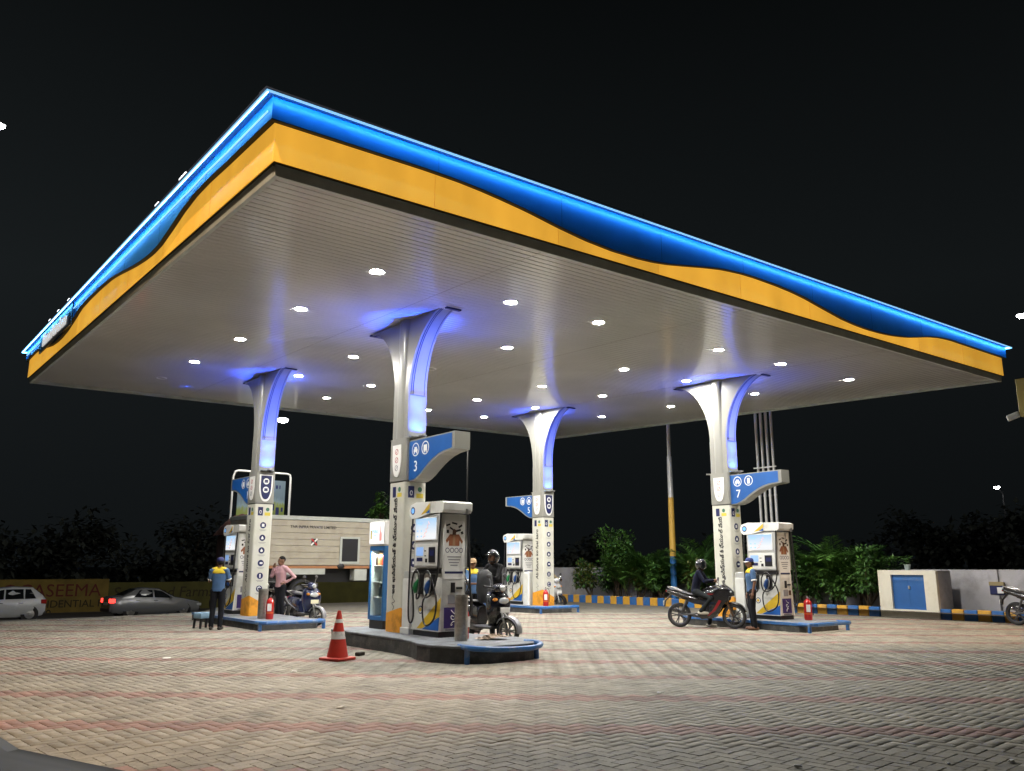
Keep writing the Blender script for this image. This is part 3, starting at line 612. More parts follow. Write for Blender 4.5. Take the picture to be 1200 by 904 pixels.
def pump(loc, label):
    t = thing('fuel_dispenser', label, 'fuel pump', loc, 0, 'fuel dispensers')
    hx, hy = .31, .46
    MB().box(-hx+.02, hx-.02, -hy+.02, hy-.02, 0, .1, bev=.01).build('base_plate', m_dk, t)
    bd = MB().box(-hx+.06, hx-.06, -hy, hy, .1, 2.2, bev=.02, seg=2).build('cabinet', m_body, t, True)
    # front and back carry the same set of fittings
    for s in (-1, 1):
        X = lambda d: s*(hx+d)
        def bx(d0, d1, y0, y1, z0, z1, nm, m, par=t, bev=0): a, c = sorted((X(d0), X(d1))); return MB().box(a, c, y0, y1, z0, z1, bev=bev).build(nm, m, par)
        bx(-.08, .0, -hy+.015, hy-.015, 1.22, 2.2, 'head_panel', m_pgrey, t, .012)
        bx(-.06, -.03, -hy+.02, hy-.02, 1.12, 1.2, 'dark_band', m_dk)
        sc = bx(.0, .012, -.36, .40, 1.72, 2.15, 'screen_bezel', m_wprint, t, .004)
        bx(.012, .016, -.34, .38, 1.74, 2.13, 'screen', m_scr, sc)
        for q, (yy, zz, w, h_) in enumerate(((.22, 2.05, .20, .012), (.22, 2.02, .14, .008), (.30, 1.90, .035, .03), (.17, 1.90, .035, .03), (.30, 1.80, .035, .03), (.17, 1.80, .035, .03))):
            a, c = sorted((X(.0162), X(.0168))); MB().box(a, c, yy*(-s if s > 0 else 1)-w/2*1, yy*(-s if s > 0 else 1)+w/2, zz-h_/2, zz+h_/2).build('screen_mark', m_sblue, sc)
        pl = [(X(.0165), s*(.04 if q % 2 else -.02)+.0+s*(q-4)*.022, 1.78+.036*q) for q in range(9)]
        MB().tube([(p[0], -p[1]*-1, p[2]) for p in pl], .006, 4).build('screen_graph', m_sred, sc)
        kp = bx(.0, .008, -.40, .40, 1.26, 1.66, 'control_panel', m_body, t, .003)
        bx(.008, .014, .10, .34, 1.44, 1.60, 'display', m_lcd, kp); bx(.008, .014, .12, .32, 1.34, 1.41, 'keypad', m_navy, kp)
        bx(.008, .02, -.32, -.10, 1.32, 1.60, 'card_reader', m_dk, kp, .004); bx(.02, .023, -.29, -.14, 1.44, 1.54, 'reader_window', m_navy, kp)
        bx(.008, .012, .0, .06, 1.52, 1.54, 'slot', m_dk, kp); bx(.008, .012, .0, .05, 1.43, 1.45, 'slot', m_dk, kp); bx(.008, .014, -.05, .02, 1.32, 1.39, 'slot', m_dk, kp)
        # lower front panel, leaning out, with the coloured swoosh
        lp = MB(); lp.add([(X(-.06), -hy, .1), (X(-.06), hy, .1), (X(-.06), hy, 1.14), (X(-.06), -hy, 1.14), (X(.0), -hy, .1), (X(.0), hy, .1), (X(-.05), hy, .72), (X(-.05), -hy, .72)],
                          [(4, 5, 6, 7), (6, 5, 1, 2), (7, 3, 0, 4), (6, 2, 3, 7), (0, 1, 5, 4)]); lp.build('lower_panel', m_body, t)
        def onp(y, z, d=.003): f = (z-.1)/.62; return (X(-.05*f+d), y, z)
        MB().add([onp(-.455, .12), onp(-.455, .36), onp(.1, .12)], [(0, 1, 2)]).build('blue_swoosh', m_swb, t)
        MB().add([onp(-.455, .37), onp(-.455, .70), onp(.28, .13), onp(.11, .13)], [(0, 1, 2, 3)]).build('yellow_swoosh', m_yel, t)
        b = MB(); disc(b, onp(.2, .46), .075, (s, 0, 0)); em = b.build('emblem', m_navy, t)
        b = MB(); disc(b, onp(.2, .46, .007), .055, (s, 0, 0)); b.build('emblem_ring', m_wprint, em); b = MB(); disc(b, onp(.2, .46, .011), .035, (s, 0, 0)); b.build('emblem_core', m_yel, em)
        # two nozzle boots with nozzles
        for k, (yy, mm) in enumerate(((.24, m_gr), (-.16, m_bn))):
            bx(-.058, -.03, yy-.085, yy+.085, .74, 1.10, 'nozzle_boot', m_dk)
            nz = MB(); c = (X(-.005), yy+.03, .86)
            nz.tube([(X(-.01), yy+.02, 1.0), (X(.02), yy+.05, .93), (X(.03), yy+.07, .84), (X(.02), yy+.06, .76)], [.03, .05, .055, .035], 8)
            nz.box(*sorted((X(-.01), X(.05))), yy+.03, yy+.10, .80, .90, bev=.012); no = nz.build('nozzle', mm, t, True)
            MB().tube([(X(.0), yy-.0, 1.05), (X(.01), yy-.03, .95), (X(.02), yy-.02, .84), (X(.01), yy+.03, .76)], .012, 6).build('trigger_guard', m_met, no, True)
            bx(.05, .054, yy+.045, yy+.085, .83, .87, 'nozzle_mark', m_wprint, no)
            # hose: from the crown down outside the cabinet, looping up over the nozzle
            ys = 1 if k == 0 else -1
            e = hy+.05
            if k == 0: pts = [(X(.0), e, 2.22), (X(.02), e+.02, 1.5), (X(.04), e+.02, .8), (X(.06), e-.02, .34), (X(.07), e-.12, .22), (X(.07), yy+.06, .34), (X(.06), yy+.1, .70), (X(.05), yy+.17, .92), (X(.06), yy+.08, 1.13), (X(.06), yy-.05, 1.16), (X(.07), yy-.15, .98), (X(.05), yy-.1, .72), (X(.03), yy+.02, .66), (X(.02), yy+.05, .75)]
            else: pts = [(X(.0), -e+.04, 2.22), (X(.03), -e+.05, 1.6), (X(.05), -e+.05, 1.1), (X(.07), -e+.16, .8), (X(.06), yy+.06, .69), (X(.06), yy+.17, .82), (X(.07), yy+.14, 1.06), (X(.07), yy, 1.17), (X(.07), yy-.16, 1.0), (X(.08), -e+.02, .68), (X(.08), -e+.08, .34), (X(.08), yy-.02, .2), (X(.07), yy+.12, .32), (X(.06), yy+.15, .6), (X(.03), yy+.06, .76)]
            MB().tube(smoothcurve(pts, 6), .017, 7).build('hose', m_rub, t, True)
    # crown: rounded head with logo lobe and swoosh
    cp = [(-hy-.11, 2.27), (-hy-.12, 2.40), (-hy-.05, 2.43), (0, 2.44), (hy+.02, 2.43), (hy+.08, 2.38), (hy+.09, 2.27), (hy+.02, 2.22), (-hy-.06, 2.22)]
    cr_ = MB().prism(cp, -hx-.01, hx+.01, 'x').build('crown', m_body, t, True, ang=30)
    for s in (-1, 1):
        x0, x1 = s*(hx+.01), s*(hx+.03)
        lobe = [(hy+.12, 2.20), (hy+.15, 2.30), (hy+.1, 2.40), (hy-.1, 2.45), (.1, 2.44), (-.12, 2.42), (-.12, 2.22), (.1, 2.18), (hy-.1, 2.14), (hy+.06, 2.14)]
        lb = MB().prism(lobe, *sorted((x0, x1)), 'x').build('header', m_wprint, cr_)
        a, c = sorted((x1, x1+s*.003))
        MB().prism([(.18, 2.20), (-.119, 2.41), (-.119, 2.30), (.0, 2.235)], a, c, 'x').build('header_yellow', m_yel, lb)
        MB().prism([(.02, 2.225), (-.119, 2.29), (-.119, 2.225)], a, c, 'x').build('header_blue', m_swb, lb)
        b = MB(); disc(b, (x1, hy+.01, 2.29), .075, (s, 0, 0)); q = b.build('header_emblem', m_navy, lb); b = MB(); disc(b, (x1+s*.003, hy+.01, 2.29), .05, (s, 0, 0)); b.build('header_ring', m_sblue, q)
    # end faces: poster, small windows and purple sticker
    for s in (-1, 1):
        def by(x0, x1, d0, d1, z0, z1, nm, m, par=t): a, c = sorted((s*(hy+d0), s*(hy+d1))); return MB().box(x0, x1, a, c, z0, z1).build(nm, m, par)
        po = by(-.21, .21, .0, .004, 1.02, 2.08, 'end_poster', m_wprint)
        # poster art: a man with raised arms under bold print
        y = s*(hy+.006)
        def art(poly, m, nm, dd=.002): MB().prism(poly, *sorted((s*(hy+.004), s*(hy+.004+dd))), 'y').build(nm, m, po)
        for q, (xx, zz, w, h_, an) in enumerate(((-.14, 2.0, .09, .03, .3), (.0, 2.03, .12, .03, -.2), (.13, 1.98, .09, .035, .5), (-.06, 1.93, .10, .03, -.5), (.08, 1.90, .12, .035, .25), (-.15, 1.88, .05, .06, .0), (.17, 1.86, .05, .05, .4))):
            c_, s_ = math.cos(an), math.sin(an); art([(xx+dx*c_-dz*s_, zz+dx*s_+dz*c_) for dx, dz in ((-w/2, -h_/2), (w/2, -h_/2), (w/2, h_/2), (-w/2, h_/2))], m_black, 'poster_stroke')
        art([(-.12, 1.62), (.11, 1.62), (.115, 1.72), (.17, 1.66), (.19, 1.70), (.10, 1.83), (-.10, 1.83), (-.19, 1.72), (-.17, 1.67), (-.12, 1.72)], m_cloth_p, 'poster_shirt'); art([(-.045, 1.82), (.03, 1.82), (.04, 1.90), (.0, 1.93), (-.04, 1.90)], m_skin_p, 'poster_head', .003)
        art([(-.04, 1.62), (.02, 1.62), (.015, 1.82), (-.035, 1.82)], mat('poster_tan', (.34, .2, .11), .5), 'poster_front', .003)
        for q in range(4):
            b = MB(); b.lathe([(.045, 0), (.034, 0), (.034, .002), (.045, .002)], 16, caps=False, M=Matrix.Translation((-.15+.1*q, s*(hy+.004), 1.54)) @ Matrix.Rotation(-s*PI/2, 4, 'X')); b.build('poster_ring', m_navy, po)
        for q, (w, zz) in enumerate(((.30, 1.42), (.26, 1.37), (.22, 1.32), (.16, 1.27))): art([(-w/2, zz-.009), (w/2, zz-.009), (w/2, zz+.009), (-w/2, zz+.009)], m_grey, 'poster_line')
        art([(-.2, 1.12), (.2, 1.12), (.2, 1.16), (-.2, 1.16)], m_navy, 'poster_strip')
        by(-.06, .03, .0, .01, .78, .96, 'window_slot', m_dk); by(.06, .19, .0, .01, .84, .88, 'window_slot', m_dk); by(-.12, .06, .0, .012, .58, .74, 'calibration_plate', m_grey); by(.10, .2, .0, .008, .60, .72, 'seal_label', m_skin_p)
        pu = by(-.2, .18, .0, .006, .16, .52, 'purple_sticker', m_pur); y3 = s*(hy+.008)
        for q in range(3): MB().tube([(.0+.05*math.cos(a+q), y3, .24+.1*q+.035*math.sin(a*1.3)) for a in np.linspace(.3, 4.4, 9)], .007, 4).build('sticker_stroke', m_wprint, pu)
        by(-.16, .16, .0, .006, .11, .145, 'rating_plate', m_grey)
        # hose hanging at the end
        MB().tube(smoothcurve([(.2, s*(hy+.12), 2.24), (.22, s*(hy+.14), 1.6), (.26, s*(hy+.16), .9), (.28, s*(hy+.15), .5), (.24, s*(hy+.1), .32), (.2, s*(hy+.06), .4)], 6), .017, 7).build('hose', m_rub, t, True)
        MB().cyl((.2, s*(hy+.12), 2.2), (.2, s*(hy+.12), 2.3), .03, n=10).build('hose_outlet', m_met, t)
    return t
pump((8.76, 13.46, .28), 'nearest fuel dispenser, number 3, green and blue nozzles, steel bin at its end')
pump((8.76, 23.85, IZ), 'fuel dispenser half hidden behind the left column, attendant in front')
pump((18.95, 13.4, IZ), 'fuel dispenser number 7 at the right behind the attendant in the blue cap')
pump((18.95, 23.85, IZ), 'farthest fuel dispenser, between the scooter rider and the far column')

# narrow riser box between column 3 and its dispenser, same at column 7
for (x, y, who) in ((8.56, 14.12, 'narrow white riser box with grey cap between column and dispenser 3'), (18.74, 14.12, 'narrow white riser box behind the front wheel of the sports motorcycle')):
    t = thing('riser_box', who, 'utility box', (x, y, .28 if x < 10 else IZ), 0, 'riser boxes')
    MB().box(-.12, .2, -.14, .16, 0, 1.02, bev=.012).build('box_body', m_body, t); MB().box(-.1, .18, -.13, .15, 1.02, 1.16, bev=.01).build('cap', m_pgrey, t); MB().box(-.15, .22, -.16, .17, 0, .12, bev=.01).build('foot', m_body, t)
t = thing('riser_box', 'white angled riser pipe box by the far column', 'utility box', (18.72, 23.12, IZ), 0, 'riser boxes')
MB().prism([(-.12, 0), (.2, 0), (.2, .98), (.08, 1.12), (-.12, 1.06)], -.1, .15, 'y').build('box_body', m_body, t); MB().cyl((-.08, -.12, 0), (-.08, -.12, 1.1), .035, n=10).build('pipe', m_wprint, t)

# lit oil display cabinet at the far end of the near island
m_bfr = mat('cabinet_blue', (.025, .13, .34), .4, var=.1)
m_backl = mat('backlit_white', (.8, .8, .8), .4, emit=(.95, .97, 1.), es=.5)
m_inside = mat('cabinet_inside', (.72, .78, .74), .5)
def glass(name, c, amt):
    m = bpy.data.materials.new(name); m.use_nodes = True; N = m.node_tree.nodes; L = m.node_tree.links; N.remove(N['Principled BSDF']); o = N['Material Output']
    a = N.new('ShaderNodeBsdfTransparent'); g = N.new('ShaderNodeBsdfGlossy'); g.inputs['Roughness'].default_value = .04; x = N.new('ShaderNodeMixShader'); x.inputs[0].default_value = amt
    a.inputs[0].default_value = (*c, 1); L.new(a.outputs[0], x.inputs[1]); L.new(g.outputs[0], x.inputs[2]); L.new(x.outputs[0], o.inputs[0]); return m
m_glass = glass('pane_glass', (.93, .96, .95), .1)
t = thing('display_cabinet', 'blue framed oil display cabinet with lit white header beside the near column', 'display cabinet', (8.74, 15.62, .28), 0)
hx, hy = .14, .31
MB().box(-hx+.03, hx-.03, -hy+.03, hy-.03, 0, .17).build('plinth', m_dk, t)
MB().box(hx-.03, hx, -hy, hy, .17, 1.66).build('back_panel', m_inside, t)
for s in (-1, 1):
    MB().box(-hx, hx-.032, *sorted((s*hy, s*(hy-.05))), .17, 1.66, bev=.006).build('side_frame', m_bfr, t); MB().box(-hx+.03, hx-.034, *sorted((s*(hy-.051), s*(hy-.054))), .255, 1.565).build('side_lining', m_inside, t)
MB().box(-hx, hx-.032, -hy+.052, hy-.052, .17, .25).build('bottom_frame', m_bfr, t); MB().box(-hx, hx-.032, -hy+.052, hy-.052, 1.57, 1.66).build('top_frame', m_bfr, t)
for z in (.62, .92, 1.26): MB().box(-hx+.07, hx-.034, -hy+.054, hy-.054, z-.008, z+.008).build('shelf', m_wprint, t)
MB().quad((-hx+.006, -hy+.055, .255), (-hx+.006, hy-.055, .255), (-hx+.006, hy-.055, 1.565), (-hx+.006, -hy+.055, 1.565)).build('pane', m_glass, t)
li = bpy.data.lights.new('cabinet_light', 'AREA'); li.shape = 'RECTANGLE'; li.size = .12; li.size_y = .4; li.energy = 14; li.color = (.9, 1., .95)
lo = bpy.data.objects.new('cabinet_light', li); col.objects.link(lo); lo.parent = t; lo.location = (-hx+.03, 0, 1.55); lo.rotation_euler = (0, R(25), 0)
hd = MB().box(-hx-.02, hx, -hy-.01, hy+.01, 1.68, 2.16, bev=.006).build('header', m_wprint, t)
MB().box(-hx-.024, -hx-.021, -hy+.01, hy-.01, 1.70, 2.14).build('header_face', m_backl, hd)
text('header_word', 'MAK', .12, m_sblue, hd, (-hx-.026, .06, 1.95), FX, .001); MB().box(-hx-.027, -hx-.0245, .0, .14, 1.86, 1.875).build('header_line', m_sblue, hd)
b = MB(); b.prism([(-.22, 1.76), (-.12, 1.76), (-.12, 1.9), (-.15, 1.96), (-.155, 2.08), (-.185, 2.08), (-.19, 1.96), (-.22, 1.9)], -hx-.027, -hx-.0245, 'x'); b.build('header_bottle', m_sred, hd)
MB().box(-hx-.027, -hx-.0245, .2, .25, 1.80, 1.98).build('header_mark', m_yprint, hd)
def bottle(loc, label, m, h=.3, r=.05):
    b = MB(); b.lathe([(r, 0), (r, h*.6), (r*.8, h*.72), (r*.4, h*.8), (r*.35, h*.93), (r*.42, h*.94), (r*.42, h), (.001, h)], 12)
    return tag(b.build('oil_bottle', m, None, True, loc=loc), label, 'bottle', 'oil bottles in the display cabinet')
bm1 = mat('bottle_amber', (.30, .12, .04), .35); bm2 = mat('bottle_dark', (.05, .03, .02), .35); bm3 = mat('bottle_red', (.35, .03, .02), .35); bm4 = mat('bottle_black', (.02, .03, .035), .35); bm5 = mat('bottle_tan', (.4, .22, .1), .35)
for (dy, z, mm, lb) in ((.17, 1.268, bm2, 'dark brown oil bottle at the left end of the cabinet top shelf'), (.08, 1.268, bm5, 'tan oil bottle second from left on the cabinet top shelf'), (-.0, 1.268, bm1, 'amber oil bottle in the middle of the cabinet top shelf'), (-.09, 1.268, bm3, 'red oil bottle on the cabinet top shelf'), (-.18, 1.268, bm3, 'red oil bottle at the right end of the cabinet top shelf')):
    bottle((8.72, 15.62+dy, .28+z), lb, mm, .26, .04)
bottle((8.72, 15.60, .28+.628), 'single black oil bottle on the lowest cabinet shelf', bm4, .26, .055)
bottle((8.74, 15.42, .28+.928), 'dark oil can in the corner of the middle cabinet shelf', bm4, .24, .03)

# ================================================================= SMALL THINGS ON THE FORECOURT
m_fire = mat('extinguisher_red', (.42, .012, .01), .3, coat=.5)
def extinguisher(loc, label, rz=0, fat=1.):
    t = thing('fire_extinguisher', label, 'fire extinguisher', loc, rz, 'fire extinguishers')
    r = .095*fat
    MB().lathe([(r*.96, 0), (r, .03), (r, .40), (r*.9, .45), (r*.6, .49), (.03, .51), (.03, .53)], 18).build('cylinder', m_fire, t, True)
    MB().lathe([(r*1.005, .14), (r*1.005, .17)], 18, caps=False).build('band', mat('orange_band', (.6, .12, .02), .4), t)
    MB().box(-.05, .05, -r-.004, -r*.9, .2, .38).build('instruction_plate', m_wprint, t)
    MB().cyl((0, 0, .53), (0, 0, .58), .022, n=8).build('valve', m_met, t); MB().box(-.012, .012, -.12, .05, .58, .60, M=Matrix.Rotation(R(-12), 4, 'X')).build('lever', m_dk, t)
    MB().tube(smoothcurve([(.02, 0, .55), (.09, 0, .56), (r+.03, 0, .45), (r+.02, 0, .2), (r+.015, 0, .12)], 5), .011, 6).build('hose', m_rub, t, True)
    return t
extinguisher((8.45, 20.75, IZ), 'red fire extinguisher at the foot of the left column', R(-30))
extinguisher((18.6, 22.05, IZ), 'red fire extinguisher at the foot of the far column', R(-40))
extinguisher((19.25, 12.55, IZ), 'tall red fire extinguisher at the end of dispenser 7', R(-50), 1.05)
extinguisher((8.75, 12.62, .28), 'red fire extinguisher squeezed between dispenser 3 and the steel bin', R(20), .9)
def binn(loc, r, h, label, m):
    t = thing('litter_bin', label, 'bin', loc)
    b = MB(); b.lathe([(r, .0), (r, h), (r*.94, h), (r*.94, h-.2), (.001, h-.2)], 24); b.build('drum', m, t, True)
    MB().lathe([(r*1.02, h-.03), (r*1.02, h+.005), (r*.97, h+.005), (r*.97, h-.03)], 24, caps=False).build('rim', m_met, t, True); return t
m_brush = mat('brushed_steel', (.5, .49, .46), .3, .9, var=.2, vs=18, dirt=(.12, .11, .09), ds=3, da=.7)
binn((8.46, 12.3, .28), .115, .76, 'tall brushed steel bin at the end of dispenser 3', m_brush)
binn((8.40, 21.1, IZ), .12, .72, 'grey steel bin behind the extinguisher at the left column', m_brush)
# traffic cone
m_cone = mat('cone_red', (.50, .035, .02), .5, var=.1, dirt=(.12, .02, .02), ds=5, da=.5); m_refl = mat('reflective_band', (.7, .68, .66), .35, dirt=(.25, .22, .2), ds=14, da=.8)
t = thing('traffic_cone', 'red traffic cone with two white bands left of the near island', 'traffic cone', (6.62, 13.25, 0), R(20))
MB().box(-.22, .22, -.22, .22, .0, .05, bev=.02, seg=2).build('base', m_cone, t, True)
prof = lambda z: .165-(z-.05)*.165/.83+.012
b = MB(); b.lathe([(prof(z), z) for z in (.05, .2, .4, .6, .78)]+[(prof(.8)*.8, .80), (.001, .80)], 24); b.build('cone_body', m_cone, t, True)
for z0, z1 in ((.34, .46), (.60, .66)): MB().lathe([(prof(z0)+.003, z0), (prof(z1)+.003, z1)], 24, caps=False).build('band', m_refl, t, True)
# rags lying on the end of the near island
m_rag = mat('rag_cloth', (.34, .27, .2), .9, var=.4, vs=12)
b = MB(); 
g_ = 14
for q in range(3):
    cx, cy = (-.12, .05, .12)[q], (.0, .1, -.05)[q]
    vs = [(cx+.3*(i/g_-.5)+.03*math.sin(j*1.3+q), cy+.26*(j/g_-.5)+.03*math.sin(i*1.1+q*2), .02+.085*abs(math.sin(i*.9+q)*math.cos(j*.8+q*1.7))*(1-abs(i/g_-.5)*1.6)*(1-abs(j/g_-.5)*1.6)+.012*q) for j in range(g_+1) for i in range(g_+1)]
    b.add(vs, [(j*(g_+1)+i, j*(g_+1)+i+1, (j+1)*(g_+1)+i+1, (j+1)*(g_+1)+i) for j in range(g_) for i in range(g_)])
tag(b.build('rag_pile', m_rag, None, True, loc=(9.05, 12.2, .28)), 'crumpled brown rags on the near island behind the steel bin', 'rags')
# litter: a few scraps on the paving
m_scrap = mat('paper_scrap', (.6, .6, .57), .8)
SCR = [((4.5, 8.86), 'pale paper scrap on the pavers left of the traffic cone foreground', .07), ((5.38, 12.14), 'small white scrap on the paving near the canopy shadow edge', .06), ((4.41, 15.16), 'long white scrap on the paving far left of the cone', .1),
       ((6.09, 4.16), 'white pebble scrap at the bottom right corner of the paving', .035), ((7.62, 3.21), 'bright paper scrap near the right edge of the foreground paving', .04), ((7.15, 3.49), 'tiny white scrap lowest at the right foreground', .03), ((8.13, 7.46), 'small white scrap on the second red paver course', .05)]
for q, ((x, y), lb, r) in enumerate(SCR):
    b = MB(); n = 9; pts = [(r*(.7+.5*random.random())*math.cos(2*PI*k/n), .6*r*(.7+.5*random.random())*math.sin(2*PI*k/n)) for k in range(n)]
    b.loft([[(px*1, py, .003+.006*random.random()) for px, py in pts], [(px*.8, py*.8, .012+.01*random.random()) for px, py in pts]])
    tag(b.build('paper_scrap', m_scrap, None, loc=(x, y, .002), rot=(0, 0, random.random()*6)), lb, 'litter', 'scraps on the paving')
t = MB().box(-.09, .09, -.05, .05, 0, .06, bev=.012); tag(t.build('wood_block', mat('dark_wood', (.03, .022, .016), .8), None, loc=(7.25, 13.65, 0), rot=(0, 0, .5)), 'small dark wooden block on the ground beside the near island', 'block')
# hot plate like blue tray with bottles behind the left attendant
t = thing('step_stool', 'light blue low stool with dark legs behind the left attendant', 'stool', (7.15, 21.75, 0), .3)
MB().box(-.2, .2, -.16, .16, .24, .38, bev=.03, seg=2).build('seat', mat('stool_blue', (.18, .3, .42), .5), t, True)
for x in (-.16, .16):
    for y in (-.12, .12): MB().cyl((x*1.1, y*1.1, 0), (x, y, .24), .03, n=8).build('leg', m_dk, t)
# ================================================================= BOUNDARY: kerb, wall, service box, pipes
m_ky = mat('kerb_yellow', (.62, .33, .035), .6, var=.12, vs=4, dirt=(.25, .2, .14), ds=3, da=.5)
m_kb = mat('kerb_blue', (.02, .12, .36), .6, var=.15, vs=4, dirt=(.2, .2, .2), ds=3, da=.4)
m_wall = mat('plaster_wall', (.46, .45, .47), .85, var=.12, vs=1.2, bump=.25, bs=25, dirt=(.2, .19, .18), ds=1.1, da=.6)
kerb = thing('kerb', 'raised kerb painted in yellow and blue blocks along the planting bed', 'kerb', (0, 0, 0))
n = 0; y = 9.6
kx = lambda y: 26.05-.05*(y-10)
while y < 29.4:
    L = .36+.02*math.sin(n*1.7)
    if not 12.45 < y+L/2 < 14.3:
        x = kx(y); MB().box(x, x+.2, y+.004, y+L-.004, -.02, .30+.008*math.sin(n*2.3), bev=.015).build('kerb_block', m_ky if n % 2 == 0 else m_kb, kerb)
    y += L; n += 1
m_bed = mat('bed_soil', (.05, .042, .03), .95, var=.4, vs=3, bump=.6, bs=20)
structure(gridmesh([25.5, 26.2, 27, 27.6], [9, 12, 15, 18, 21, 24, 27, 29.4], lambda x, y: .2).build('planting_bed', m_bed, None))
w = thing('boundary_wall', 'low grey plastered boundary wall behind the palms', 'wall', (0, 0, 0))
yy = 2.0
for k in range(12):
    MB().box(27.42, 27.58, yy+.004, yy+2.9, -.1, 1.45+.01*math.sin(k), bev=.004).build('wall_panel', m_wall, w); MB().box(27.36, 27.66, yy+2.9, yy+3.196, -.1, 1.46, bev=.006).build('wall_pier', m_wall, w); yy += 3.2
# service box with recessed blue doors
m_cream = mat('cream_paint', (.68, .65, .54), .6, var=.07, vs=2, dirt=(.35, .3, .2), ds=2, da=.4)
m_bdoor = mat('blue_door', (.015, .1, .32), .45, var=.12, vs=3)
t = thing('service_box', 'cream masonry service box with recessed blue double doors', 'service box', (25.88, 13.36, 0))
hy = .92
MB().box(0, .14, -hy, -.54, 0, 1.43, bev=.006).build('right_pier', m_cream, t); MB().box(0, .14, .5, hy, 0, 1.43, bev=.006).build('left_pier', m_cream, t)
MB().box(0, .14, -.54, .5, 1.29, 1.43).build('lintel', m_cream, t); MB().box(0, .14, -.54, .5, 0, .25).build('sill', m_cream, t)
MB().box(.142, .95, -hy+.002, hy-.002, 0, 1.428).build('chamber', m_wall, t)
for s, (a, c) in (('left', (-.02, .5)), ('right', (-.54, -.024))):
    d = MB().box(.08, .11, a, c, .25, 1.29).build('door', m_bdoor, t); MB().box(.07, .082, a+.03, c-.03, 1.08, 1.1).build('door_rib', m_bdoor, d)
MB().box(.072, .08, -.52, .48, 1.12, 1.27).build('vent_panel', m_kb, t)
MB().box(.05, .08, -.06, .0, .86, .96, bev=.006).build('padlock', m_met, t)
# plant pot on the box
t = thing('potted_plant', 'small leafy plant in a pale pot on top of the service box', 'potted plant', (26.3, 13.5, 1.43))
MB().lathe([(.07, 0), (.1, .16), (.11, .17), (.1, .18), (.085, .15)], 14).build('pot', mat('pot_pale', (.4, .48, .45), .6), t, True)
def leaf(b, p, d, up, L, W):
    d = Vector(d).normalized(); sd = d.cross(Vector(up)); sd = sd.normalized() if sd.length > 1e-4 else Vector((1, 0, 0)); p = Vector(p); n_ = sd.cross(d)
    b.add([p, p+d*L*.45+sd*W-n_*L*.05, p+d*L-n_*L*.16, p+d*L*.45-sd*W-n_*L*.05], [(0, 1, 2, 3)])
rr = random.Random(3)
m_leaf = mat('leaf_green', (.085, .20, .035), .5, var=.5, vs=3); m_leaf2 = mat('leaf_dark', (.05, .13, .026), .5, var=.5, vs=2.5); m_leaf3 = mat('leaf_olive', (.12, .14, .025), .5, var=.4, vs=3)
m_bark = mat('bark', (.09, .065, .04), .9, var=.4, vs=6); m_flower = mat('white_flower', (.75, .74, .62), .5)
b = MB()
for k in range(46):
    a = rr.random()*6.3; leaf(b, (rr.gauss(0, .05), rr.gauss(0, .05), .2+rr.random()*.2), (math.cos(a), math.sin(a), rr.uniform(-.2, .9)), (0, 0, 1), rr.uniform(.1, .17), .045)
b.build('foliage', m_leaf, t)
for k in range(4): MB().tube([(0, 0, .12), (rr.gauss(0, .05), rr.gauss(0, .05), .36)], .006, 4).build('stem', m_leaf2, t)
# meter box on the wall with its conduit
t = thing('meter_box', 'small navy and yellow box with white switch on the boundary wall', 'meter box', (27.41, 11.35, .72))
MB().box(-.09, 0, -.2, .2, 0, .26, bev=.01).build('case', m_navy, t); MB().box(-.1, 0, -.21, .21, .262, .38, bev=.01).build('hood', mat('dull_yellow', (.3, .24, .12), .6), t); MB().box(-.12, -.09, -.2, -.02, .04, .22, bev=.008).build('switch', m_wprint, t); MB().cyl((-.04, -.04, 0), (-.04, -.04, -.72), .022, n=8).build('conduit', m_grey, t)
# four vent pipes
m_pipe = mat('galvanised_pipe', (.55, .55, .54), .4, .4, var=.15, vs=2)
for k, y in enumerate((18.56, 18.79, 19.02, 19.25)):
    t = thing('vent_pipe', 'tall pale vent pipe behind dispenser 7, %s from the right' % ordn[k], 'pipe', (26.9, y, .2), 0, 'vent pipes behind dispenser 7')
    MB().cyl((0, 0, 0), (0, 0, 8.4), .052, n=12).build('pipe', m_pipe, t, True); MB().cyl((0, 0, 8.4), (0, 0, 8.5), .075, n=12).build('vent_cap', m_pipe, t)
    MB().cyl((0, 0, 3.9), (0, 0, 3.98), .062, n=12).build('coupling', m_pipe, t)
t = MB().box(-.02, .02, -.5, .5, -.025, .025); tag(t.build('pipe_bracket', m_pipe, None, loc=(26.83, 18.9, 5.2)), 'horizontal clamp bar across the four vent pipes', 'bracket')
# striped lamp post by the kerb
m_ly = mat('post_yellow', (.6, .36, .06), .5, var=.1); m_lb = mat('post_blue', (.02, .13, .36), .5)
t = thing('lamp_post', 'lamp post banded blue and yellow at the foot behind the motorcycle rider', 'lamp post', (26.35, 23.2, .2))
MB().cyl((0, 0, 0), (0, 0, 1.72), .125, n=14).build('blue_band', m_lb, t, True); MB().cyl((0, 0, 1.72), (0, 0, 4.1), .125, .115, n=14).build('yellow_band', m_ly, t, True)
MB().cyl((0, 0, 4.1), (0, 0, 5.8), .112, .10, n=14).build('lower_shaft', m_pipe, t, True); MB().cyl((0, 0, 5.8), (0, 0, 9.0), .075, .06, n=14).build('upper_shaft', m_pipe, t, True)
MB().tube([(-.25, .5, 7.45), (.2, -.55, 7.6)], .03, 6).build('cross_arm', m_pipe, t)

